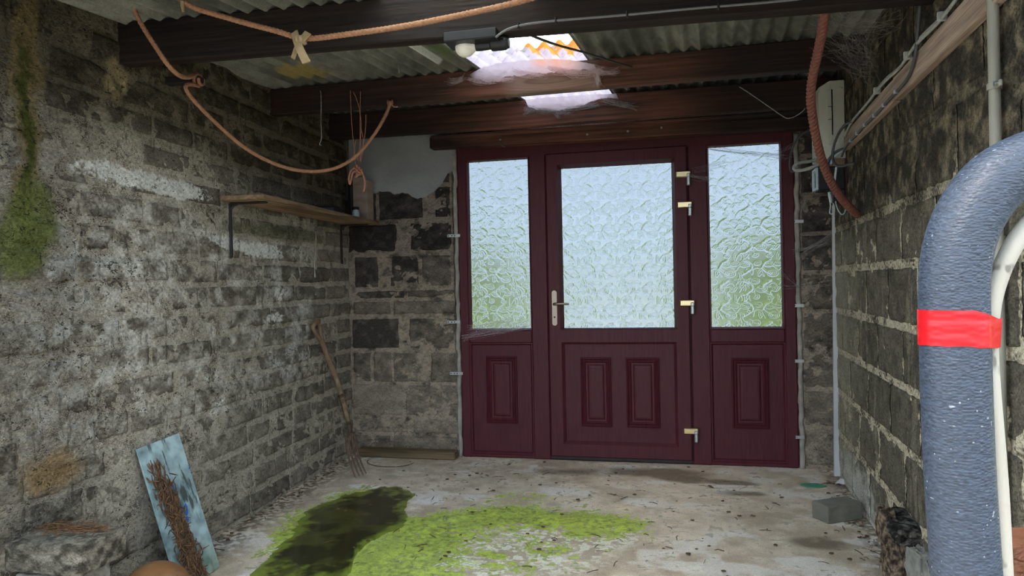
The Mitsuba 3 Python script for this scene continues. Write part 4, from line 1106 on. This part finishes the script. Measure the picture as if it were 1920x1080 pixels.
obj('channel', hull([p + V(dx, dy, 0) for p in (t0, t1 + V(0, 0, 0.0)) for dx in (-0.016, 0.018) for dy in (-0.012, 0.022)]), M['white'], tk)
obj('cover', hull([p + V(dx, dy, 0) for p in (t0, t1) for dx in (-0.018, -0.006) for dy in (-0.016, 0.0)]), M['white'], tk)
jb = V(0.885, 4.74, 0.476)
k = obj('junction_box', obox(jb, (0.045, 0.05, 0.062), None, 0.005), M['white'], tk)
obj('opening', obox(jb + V(0.008, -0.026, -0.004), (0.022, 0.006, 0.028), None, 0.002), M['black'], k)
ft = V(0.84, 4.561, 0)
obj('foot_flap', hull([ft + V(a, b, c) for a, b, c in ((-0.035, -0.02, 0.004), (0.02, -0.03, 0.004), (0.02, 0.02, 0.004), (-0.02, 0.02, 0.004), (0.0, 0.0, 0.03), (0.018, 0.0, 0.03))]), M['white'], tk)
cd = thing('conduit_pipe', 'vertical grey conduit pipe on the right wall near the top right', 'pipe')
obj('pipe', tube([Rp(2.815, 2.5, 0.03), Rp(2.818, 1.9, 0.03), Rp(2.822, 1.3, 0.03), Rp(2.825, 0.2, 0.03)], 0.0135, 14, 20), M['conduit'], cd, True)
cl = obj('clip', cat_([lathe([(0.0145, -0.008), (0.017, -0.008), (0.017, 0.008), (0.0145, 0.008)], Rp(2.82, 1.665, 0.03), (0, 0, 1), 20), obox(Rp(2.848, 1.665, 0.03), (0.034, 0.008, 0.016), axR, 0.002)]), M['conduit'], cd, True)
obj('screw', lathe([(0.0001, -0.006), (0.006, -0.006), (0.006, 0.006), (0.0001, 0.006)], Rp(2.853, 1.665, 0.036), RN, 10), M['steel'], cl)

# ------------------------------------------------------------------ things on the floor
fk = thing('garden_fork', 'rusty four-tined garden fork with a wooden D handle in the far left corner', 'garden fork')
ftop, fmid, fneck = V(-2.284, 4.296, 0.852), V(-2.256, 4.439, 0.577), V(-2.133, 4.339, 0.335)
ax_f = ftop - fmid
ax_f /= np.linalg.norm(ax_f)
obj('shaft', tube([ftop + ax_f * 0.02, ftop, (ftop + fmid) / 2, fmid, (fmid + fneck) / 2 + V(0.004, 0, 0), fneck + (fneck - fmid) * 0.05], [0.017, 0.017, 0.0175, 0.018, 0.017, 0.013], 14, 60), M['handle_wood'], fk, True)
side = np.cross(ax_f, V(0.75, -0.66, 0))
side /= np.linalg.norm(side)
side = V(0.10, 0.99, 0.05)
side -= ax_f * (side @ ax_f)
side /= np.linalg.norm(side)
dh = []
for sg in (-1, 1):
    dh.append(tube([ftop - ax_f * 0.01, ftop + ax_f * 0.03 + side * sg * 0.012, ftop + ax_f * 0.075 + side * sg * 0.027, ftop + ax_f * 0.125 + side * sg * 0.033], [0.016, 0.0145, 0.0125, 0.013], 10, 24))
dh.append(tube([ftop + ax_f * 0.125 + side * -0.042, ftop + ax_f * 0.132, ftop + ax_f * 0.125 + side * 0.042], [0.015, 0.0165, 0.015], 12, 14))
obj('grip', cat_(dh), M['handle_wood'], fk, True, label='wooden D grip')
sock = V(-2.104, 4.295, 0.31)
obj('socket', tube([fmid + (fneck - fmid) * 0.35 , fneck, sock], [0.0195, 0.0165, 0.011], 12, 20), M['rust'], fk, True)
heads = [V(-2.119, 4.27, 0.253), V(-2.111, 4.29, 0.26), V(-2.098, 4.31, 0.263), V(-2.089, 4.33, 0.262)]
tips = [V(-2.036, 4.229, 0.004), V(-2.03, 4.268, 0.004), V(-2.017, 4.296, 0.004), V(-2.014, 4.336, 0.004)]
obj('crossbar', tube([sock, (heads[1] + heads[2]) / 2 + V(0, 0, 0.012)], 0.010, 10, 8), M['rust'], fk, True)
obj('shoulder', tube(heads, 0.008, 10, 20), M['rust'], fk, True)
for a, b in zip(heads, tips):
    mid = (a + b) / 2 + V(-0.012, 0.0, -0.01)
    obj('tine', tube([a, mid, b], [0.0065, 0.0065, 0.006, 0.0025], 8, 26), M['rust'], fk, True)

obj('floor_plank', obox(V(-1.915, 4.80, 0.032), (0.715, 0.075, 0.056), rz(-1.0), 0.004), M['plank'], None, label='length of weathered timber lying on the floor against the far wall', cat='plank')

# glass sheet leaning on the left wall
gl = thing('glass_sheet', 'dirty pale blue glass sheet leaning against the left wall', 'glass')
g_tl, g_tr, g_br = V(-2.171, 2.528, 0.561), V(-2.192, 2.806, 0.568), V(-1.983, 2.779, 0.004)
g_bl = g_tl + (g_br - g_tr)
e1, e2 = g_tr - g_tl, g_bl - g_tl
gn = np.cross(e2, e1)
gn /= np.linalg.norm(gn)
if gn[0] < 0:
    gn = -gn
obj('pane', hull([p + gn * o for p in (g_tl, g_tr, g_bl, g_br) for o in (0.0, -0.008)]), M['dirty_glass'], gl)
r = np.random.default_rng(5)
fib = []
for i in range(620):
    t = r.beta(1.6, 1.2)
    s = 0.27 + 0.13 * t + r.normal(0, 0.085 + 0.02 * math.sin(9 * t)) * (1 if t > 0.22 else 0.7)
    if t < 0.22:
        s -= 0.1 * r.random()
    c = g_tl + e1 * np.clip(s, 0.02, 0.95) + e2 * (0.12 + 0.86 * t) + gn * r.uniform(0.002, 0.016)
    d = e2 / np.linalg.norm(e2) * r.normal(0.4, 0.7) + e1 / np.linalg.norm(e1) * r.normal(0, 0.45) + gn * r.normal(0, 0.12)
    d /= np.linalg.norm(d)
    L = r.uniform(0.012, 0.045)
    fib.append(tube([c - d * L, c + r.normal(0, 0.004, 3), c + d * L], [0.0015, r.uniform(0.002, 0.0045), 0.0012], 5, 6))
obj('dry_roots', cat_(fib[::2]), M['litter'], gl, True, kind='stuff', label='matted dry roots and dirt')
obj('dry_grass', cat_(fib[1::2]), M['needles'], gl, True, kind='stuff', label='dry brown grass stems')
for s, t, L, w in ((0.62, 0.52, 0.05, 0.016), (0.585, 0.585, 0.025, 0.012), (0.48, 0.34, 0.016, 0.01), (0.50, 0.42, 0.014, 0.009), (0.98, 0.265, 0.012, 0.006)):
    c = g_tl + e1 * s + e2 * t + gn * 0.003
    a, b = e1 / np.linalg.norm(e1), e2 / np.linalg.norm(e2)
    d = b * 0.96 - a * 0.28
    q = np.cross(d, gn)
    obj('tape_scrap', hull([c + d * L * x + q * w * y + gn * z for x, y in ((-0.5, 0.0), (-0.3, 0.5), (0.4, 0.45), (0.5, 0.0), (0.35, -0.5), (-0.25, -0.5)) for z in (0, 0.002)]), M['blue'], gl, label='blue tape scrap')

# stacked blocks, lower left
st2 = 'blocks stacked at the lower left'


def rough_block(c, size, yaw, seed, mat_, name, label, cat, amp=0.012, group=None, sub=5, round_=0.012):
    m = trimesh.creation.box((1, 1, 1))
    for _ in range(sub):
        m = m.subdivide()
    v = m.vertices.copy()
    s = np.asarray(size, float)
    p = v * s
    rr_ = round_
    q = np.clip(p, -s / 2 + rr_, s / 2 - rr_)
    d = p - q
    L = np.linalg.norm(d, axis=1, keepdims=True)
    p = np.where(L > 1e-9, q + d / np.maximum(L, 1e-9) * np.minimum(L, rr_), p)
    nn = d / np.maximum(L, 1e-9)
    p = p + nn * (amp * (meshkit.fbm(p * 14 + seed, 4, seed=seed)[:, None] - 0.6) + amp * 0.6 * (meshkit.fbm(p * 60 + seed, 2, seed=seed + 1)[:, None] - 0.5))
    p = p @ rz(yaw) + np.asarray(c)
    p[:, 2] = np.maximum(p[:, 2], c[2] - size[2] / 2)
    return obj(name, trimesh.Trimesh(p, m.faces, process=False), mat_, None, True, label=label, cat=cat, group=group)


rough_block((-2.005, 2.012, 0.352), (0.29, 0.21, 0.098), 1.5, 3, M['concrete'], 'concrete_block', 'rough concrete block with pine needles on top, lower left corner', 'block')
rough_block((-2.03, 2.02, 0.149), (0.20, 0.20, 0.295), 3.0, 8, M['grey_stone'], 'concrete_block', 'grey concrete block standing under the needle-strewn one, lower left', 'block')
fib = []
for i in range(110):
    if i % 2:
        c = V(-2.09 + r.normal(0, 0.04), 2.05 + r.normal(0, 0.03), 0.404 + abs(r.normal(0, 0.004)))
    else:
        c = V(-1.985 + r.normal(0, 0.04), 2.045 + r.normal(0, 0.022), 0.404 + abs(r.normal(0, 0.004)))
    a = r.normal(0.1, 0.5)
    d = V(math.cos(a), math.sin(a), r.normal(0, 0.06)) * r.uniform(0.012, 0.04)
    c[0] = max(c[0], -2.12)
    fib.append(tube([c - d, c + V(0, 0, 0.003), c + d], 0.0011, 5))
obj('pine_needles', cat_(fib), M['needles'], None, True, label='scatter of brown pine needles on the rough block, lower left', cat='pine needles', kind='stuff')
bp = []
for t in np.linspace(0, math.pi, 30):
    bp.append((max(0.122 * math.sin(t), 1e-4), 0.122 - 0.122 * math.cos(t)))
obj('ball', lathe(bp, V(-1.827, 2.204, 0.002), (0.0, 0.0, 1), 48), M['ball'], None, True, label='brown rounded ball between the stacked blocks and the glass sheet, bottom edge', cat='ball')

# brick-sized block on the right of the floor
k = rough_block(tuple(V(0.700, 3.900, 0.0435)), (0.205, 0.115, 0.085), 31.0, 14, M['brick_block'], 'loose_brick', 'dark grey concrete brick lying alone on the right of the floor', 'brick', 0.003, None, 5, 0.004)

# rubble pile by the right wall
RUB = [
    ('stone', (0.831, 3.06, 0.088), (0.112, 0.14, 0.176), 31, 'brown_stone', 'brown broken stone low in the rubble pile by the right wall', 10, 0.55),
    ('stone', (0.734, 3.1, 0.226), (0.051, 0.14, 0.138), 32, 'brown_stone', 'upright dark brown stone at the left of the rubble pile', 0, 0.6),
    ('stone', (0.762, 3.1, 0.093), (0.081, 0.15, 0.186), 33, 'brown_stone', 'earthy brown stone under the left of the rubble pile', 5, 0.5),
    ('stone', (0.804, 3.16, 0.246), (0.088, 0.12, 0.061), 34, 'dark_stone', 'dark stone at the back top of the rubble pile', 20, 0.4),
    ('stone', (0.811, 3.02, 0.235), (0.17, 0.15, 0.082), 35, 'dark_stone', 'black lumpy stone across the top of the rubble pile', 8, 0.55),
    ('stone', (0.878, 3.12, 0.264), (0.109, 0.12, 0.058), 36, 'brown_stone', 'rust brown stone on the top right of the rubble pile', -10, 0.4),
    ('stone', (0.809, 2.88, 0.108), (0.096, 0.13, 0.215), 37, 'grey_stone', 'grey stone with a pale top at the front of the rubble pile', 6, 0.8),
    ('stone', (0.796, 2.78, 0.105), (0.039, 0.08, 0.21), 38, 'grey_stone', 'small pale stone at the very front of the rubble pile', 0, 0.7)]
for name, c, size, seed, mm, lab, yaw, sq in RUB:
    obj(name, rough_stone(V(*c), size, seed, rz(yaw), 0.21, sq), M[mm], None, True, label=lab, cat='stone', group='rubble pile by the right wall')
rough_block((0.6470, 1.6730, 0.6280), (0.215, 0.102, 0.085), 14, 21, M['red_brick'], 'red_brick', 'red brown brick at the right edge behind the white hose', 'brick', 0.005, None, 5)
rough_block(tuple(V(*(0.6470, 1.6730, 0.6280)) - V(0, 0, 0.0425 + 0.586 / 2)), (0.25, 0.16, 0.586), 10, 23, M['grey_stone'], 'concrete_block', 'grey block under the red brown brick at the right edge', 'block', 0.006, None, 5)

# litter on the floor
fib = []
r = np.random.default_rng(9)
for i in range(330):
    if i < 200:
        x, y = r.uniform(-1.9, 0.7), r.uniform(2.9, 4.8)
    elif i < 265:
        y = r.uniform(2.7, 4.7)
        x = XL + (y - D) * TL + 0.03 + abs(r.normal(0.02, 0.03))
    else:
        y = r.uniform(3.0, 4.6)
        x = XR + (y - D) * TR - 0.03 - abs(r.normal(0.02, 0.04))
    c = V(x, y, 0.006)
    a = r.uniform(0, 6.28)
    if r.random() < 0.55:
        L = r.uniform(0.006, 0.035)
        d = V(math.cos(a), math.sin(a), 0) * L
        fib.append(tube([c - d, c + V(*r.normal(0, 0.003, 2), 0.003), c + d], r.uniform(0.0008, 0.0022), 5))
    else:
        s = r.uniform(0.004, 0.011)
        fib.append(hull([c + V(math.cos(t + a) * s * (1 + 0.5 * math.cos(t)), math.sin(t + a) * s * r.uniform(0.5, 1), z * s * 0.5) for t in np.linspace(0, 5.2, 6) for z in (0, 1)]))
obj('leaf_litter', cat_(fib), M['litter'], None, False, label='dry leaf crumbs and twigs scattered over the concrete floor', cat='litter', kind='stuff')
q = V(0.68, 4.479, 0)
obj('green_scrap', hull([q + V(a, b, c) for a, b in ((-0.07, 0.01), (-0.04, 0.045), (0.03, 0.05), (0.075, 0.0), (0.03, -0.035), (-0.04, -0.03)) for c in (0.002, 0.006)]), M['green_scrap'], None, label='green plastic scrap on the floor by the white trunking', cat='scrap')
fl = [V(-2.151, 4.68, 0.006), V(-2.12, 4.593, 0.006), V(-2.011, 4.522, 0.006), V(-1.881, 4.527, 0.006), V(-1.812, 4.639, 0.006)]
obj('wire_loop', tube(fl, 0.0022, 6, 50), M['litter'], None, True, label='thin dark wire curled on the floor before the timber length', cat='wire')

# ------------------------------------------------------------------ cobwebs
def strands(pairs, n, rad, seed, jit, sag):
    r = np.random.default_rng(seed)
    out = []
    for i in range(n):
        a, b = pairs[r.integers(len(pairs))]
        p, q = V(*a) + r.normal(0, jit, 3), V(*b) + r.normal(0, jit, 3)
        m_ = (p + q) / 2 - V(0, 0, sag * r.random())
        out.append(tube([p, m_, q], rad, 4, 8))
    return cat_(out)


def veil(pts_top, pts_bot, seed, n=220, m=14):
    """a thin torn sheet of web between an upper and a lower line"""
    a, b = spline(pts_top, n), spline(pts_bot, n)
    t = np.linspace(0, 1, m)
    rag = 1 + 0.5 * (meshkit.fbm(np.c_[b * 45], 4, seed=seed + 3) - 0.55)
    P = a[:, None] + (b - a)[:, None] * t[None, :, None] * rag[:, None, None]
    w = meshkit.fbm(P * 30, 3, seed=seed) - 0.5
    P = P + V(0, 0.012, 0.012) * w[..., None]
    return trimesh.Trimesh(P.reshape(-1, 3), grid_faces(n, m), process=False)


wv = thing('rooflight_cobweb', 'white cobweb veil along the middle beam under the rooflight', 'cobweb', 'cobwebs')
obj('veil', veil([V(-1.092, 3.72, 2.299), V(-0.936, 3.68, 2.33), V(-0.736, 3.66, 2.328), V(-0.572, 3.66, 2.313), V(-0.433, 3.72, 2.291)], [V(-1.088, 3.755, 2.294), V(-0.957, 3.755, 2.266), V(-0.856, 3.755, 2.28), V(-0.728, 3.755, 2.285), V(-0.588, 3.755, 2.284), V(-0.429, 3.755, 2.27)], 3), M['veil'], wv, True, kind='stuff')
obj('strand', strands([(V(-0.449, 3.74, 2.281), V(-0.329, 3.75, 2.258)), (V(-0.56, 3.75, 2.272), V(-0.395, 3.74, 2.271)), (V(-0.422, 3.74, 2.268), V(-0.419, 3.75, 2.2)), (V(-1.102, 3.75, 2.285), V(-0.956, 3.75, 2.268)), (V(-1.034, 3.72, 2.294), V(-0.871, 3.755, 2.27)), (V(-0.862, 3.72, 2.307), V(-0.7, 3.755, 2.278)), (V(-0.663, 3.71, 2.303), V(-0.533, 3.755, 2.271)), (V(-1.131, 3.75, 2.294), V(-1.207, 3.755, 2.284))], 260, 0.0006, 4, 0.012, 0.02), M['veil'], wv, True, kind='stuff')
wv = thing('lower_cobweb', 'white cobweb along the beam above the door under the rooflight', 'cobweb', 'cobwebs')
obj('veil', veil([V(-0.961, 4.5, 2.34), V(-0.775, 4.5, 2.345), V(-0.576, 4.5, 2.342), V(-0.4, 4.53, 2.342)], [V(-0.964, 4.59, 2.321), V(-0.895, 4.59, 2.292), V(-0.724, 4.59, 2.279), V(-0.623, 4.59, 2.295), V(-0.529, 4.59, 2.327), V(-0.39, 4.59, 2.323)], 8), M['veil'], wv, True, kind='stuff')
obj('strand', strands([(V(-0.791, 4.58, 2.278), V(-0.772, 4.585, 2.241)), (V(-0.488, 4.58, 2.322), V(-0.293, 4.59, 2.269)), (V(-0.927, 4.58, 2.316), V(-0.982, 4.59, 2.271)), (V(-0.894, 4.585, 2.304), V(-0.691, 4.59, 2.263)), (V(-0.723, 4.585, 2.291), V(-0.522, 4.59, 2.304)), (V(-0.979, 4.58, 2.303), V(-0.827, 4.59, 2.28))], 160, 0.0007, 5, 0.012, 0.01), M['web'], wv, True, kind='stuff')
obj('corner_cobweb', strands([(V(0.525, 3, 2.187), V(0.712, 3.05, 2.124)), (V(0.689, 3.3, 2.203), V(0.729, 3, 2.185)), (V(0.665, 3.5, 2.248), V(0.827, 3.7, 2.153)), (V(0.798, 3.7, 2.185), V(0.837, 3.6, 2.1)), (V(0.669, 3.3, 2.21), V(0.792, 3.4, 2.117)), (V(0.625, 3.4, 2.224), V(0.774, 3.6, 2.262))], 130, 0.00045, 6, 0.05, 0.04), M['web'], None, True, label='ragged cobwebs under the roof in the upper right corner', cat='cobweb', group='cobwebs', kind='stuff')
obj('window_cobweb', strands([(V(-1.514, 4.86, 0.805), V(-1.258, 4.87, 0.986)), (V(-1.514, 4.86, 0.842), V(-1.073, 4.87, 0.904)), (V(-1.466, 4.86, 0.908), V(-1.165, 4.87, 0.949)), (V(-1.498, 4.86, 0.849), V(-1.054, 4.87, 0.926))], 30, 0.0006, 7, 0.014, 0.012), M['veil'], None, True, label='white cobweb across the lower corner of the left sidelight', cat='cobweb', group='cobwebs', kind='stuff')
obj('window_cobweb', strands([(V(0.154, 4.86, 2.029), V(0.604, 4.87, 1.959)), (V(0.052, 4.85, 1.887), V(0.25, 4.86, 1.925)), (V(0.578, 4.86, 1.982), V(0.687, 4.87, 2.044)), (V(0.577, 4.86, 1.932), V(0.679, 4.87, 1.961)), (V(0.151, 4.86, 1.839), V(0.035, 4.85, 1.861))], 40, 0.0006, 8, 0.010, 0.01), M['web'], None, True, label='cobweb threads across the top of the right sidelight', cat='cobweb', group='cobwebs', kind='stuff')
obj('jamb_cobweb', strands([(V(0.575, 4.87, 1.233), V(0.668, 4.87, 1.131)), (V(0.58, 4.87, 1.15), V(0.862, 4.83, 1.154)), (V(0.671, 4.87, 1.331), V(0.862, 4.8, 1.453)), (V(0.656, 4.87, 1.364), V(0.846, 4.8, 1.405)), (V(0.676, 4.87, 1.613), V(0.728, 4.85, 1.698))], 40, 0.0006, 9, 0.012, 0.008), M['web'], None, True, label='fine cobweb threads between the right jamb and the white trunking', cat='cobweb', group='cobwebs', kind='stuff')
for a, b, lab in ((V(-1.416, 3.55, 2.398), V(-1.419, 3.55, 2.289), 'pale dangling thread under the corrugated roof left of the rooflight'),
                  (V(-2.045, 3.806, 1.516), V(-2.043, 3.777, 1.255), 'pale thread hanging from the front edge of the wall shelf')):
    t = np.linspace(0, 1, 14)[:, None]
    obj('hanging_thread', tube(a + (b - a) * t + V(0.003, 0, 0) * np.sin(7 * t), np.r_[np.full(12, 0.0013), 0.004, 0.003], 6), M['cable_grey'], None, True, label=lab, cat='thread', group='hanging threads')

# ------------------------------------------------------------------ foam covered pipe and hose in the foreground
fp = thing('padded_pipe', 'black foam covered pipe bending over in the right foreground', 'pipe')
core = [V(0.3087, 0.8375, 0), V(0.2992, 0.8365, 0.2219), V(0.2897, 0.8356, 0.4438), V(0.2803, 0.8346, 0.6657), V(0.2708, 0.8337, 0.8876), V(0.2678, 0.8334, 0.953), V(0.2657, 0.8332, 1.007), V(0.2642, 0.8333, 1.095), V(0.264, 0.8336, 1.138), V(0.2642, 0.8339, 1.179), V(0.2687, 0.8352, 1.22), V(0.2816, 0.8384, 1.255), V(0.3055, 0.8443, 1.287), V(0.3376, 0.8521, 1.306), V(0.3976, 0.8641, 1.322), V(0.4776, 0.8821, 1.318), V(0.5476, 0.8921, 1.266), V(0.5826, 0.8971, 1.176), V(0.5876, 0.8971, 0.9562), V(0.5876, 0.8971, 0.5062), V(0.5876, 0.8971, 0)]
obj('foam_sleeve', tube(core, 0.0322, 40, 260), M['foam'], fp, True)
hz = thing('white_hose', 'cream white hose taped beside the black padded pipe', 'hose')
hp = [V(0.3418, 0.8453, 0.01), V(0.3333, 0.8446, 0.2217), V(0.3248, 0.8439, 0.4434), V(0.3163, 0.8432, 0.6651), V(0.3078, 0.8425, 0.8868), V(0.3059, 0.8424, 0.9522), V(0.3033, 0.8421, 1.007), V(0.2992, 0.8416, 1.072), V(0.2975, 0.8414, 1.121), V(0.2991, 0.842, 1.148), V(0.3033, 0.8431, 1.173), V(0.3134, 0.8457, 1.202), V(0.3271, 0.8491, 1.228), V(0.3434, 0.8531, 1.248), V(0.3834, 0.8531, 1.278), V(0.4634, 0.8531, 1.298), V(0.5134, 0.8531, 1.228), V(0.5234, 0.8531, 0.9479), V(0.5234, 0.8531, 0.01)]
obj('tubing', tube(hp, 0.0092, 22, 260), M['hose'], hz, True)
# red tape: a band round both
ta, tb_ = (V(0.2642, 0.8335, 1.124), V(0.2644, 0.8338, 1.16)), (V(0.2975, 0.8414, 1.12), V(0.2997, 0.8421, 1.15))
rows_ = []
nA = 72
for z, s in ((0.0, 1.0), (0.25, 1.0), (0.5, 1.0), (0.75, 1.0), (1.0, 1.0)):
    c1 = ta[0] + (ta[1] - ta[0]) * z
    c2 = tb_[0] + (tb_[1] - tb_[0]) * z
    th = np.linspace(0, 2 * math.pi, 100)[:-1]
    pts = np.vstack([c1[:2] + 0.0333 * np.c_[np.cos(th), np.sin(th)], c2[:2] + 0.0104 * np.c_[np.cos(th), np.sin(th)]])
    from scipy.spatial import ConvexHull
    hv = pts[ConvexHull(pts).vertices]
    ang = np.arctan2(*(hv - (c1[:2] + c2[:2]) / 2).T[::-1])
    o = np.argsort(ang)
    tt = np.linspace(-math.pi, math.pi, nA, endpoint=False)
    ringxy = np.c_[np.interp(tt, ang[o], hv[o, 0], period=2 * math.pi), np.interp(tt, ang[o], hv[o, 1], period=2 * math.pi)]
    dz = 0.0
    zz = np.full(nA, c1[2]) + (c2[2] - c1[2]) * np.clip((ringxy - c1[:2]) @ (c2[:2] - c1[:2]) / np.sum((c2[:2] - c1[:2]) ** 2), 0, 1)
    if z == 0.0:
        zz = zz + 0.003 * (meshkit.fbm(np.c_[ringxy * 90, zz * 0], 3, seed=3) - 0.4)
    rows_.append(np.c_[ringxy, zz])
R_ = np.array(rows_)
inner = R_.copy()
cen = R_.mean(1, keepdims=True)
inner[..., :2] = cen[..., :2] + (R_[..., :2] - cen[..., :2]) * 0.985
vv = np.vstack([R_.reshape(-1, 3), inner.reshape(-1, 3)])
f = []
nR = len(R_)
for i in range(nR - 1):
    for j in range(nA):
        a, b = i * nA + j, i * nA + (j + 1) % nA
        f += [(a, b, b + nA), (a, b + nA, a + nA)]
        o = nR * nA
        f += [(o + b, o + a, o + a + nA), (o + b, o + a + nA, o + b + nA)]
for i in (0, nR - 1):
    for j in range(nA):
        a, b = i * nA + j, i * nA + (j + 1) % nA
        o = nR * nA
        t_ = [(a, o + a, o + b), (a, o + b, b)]
        f += t_ if i == 0 else [x[::-1] for x in t_]
obj('red_tape', trimesh.Trimesh(vv, np.array(f), process=False), M['tape'], None, 40, label='bright red tape binding the white hose to the black padded pipe', cat='tape')
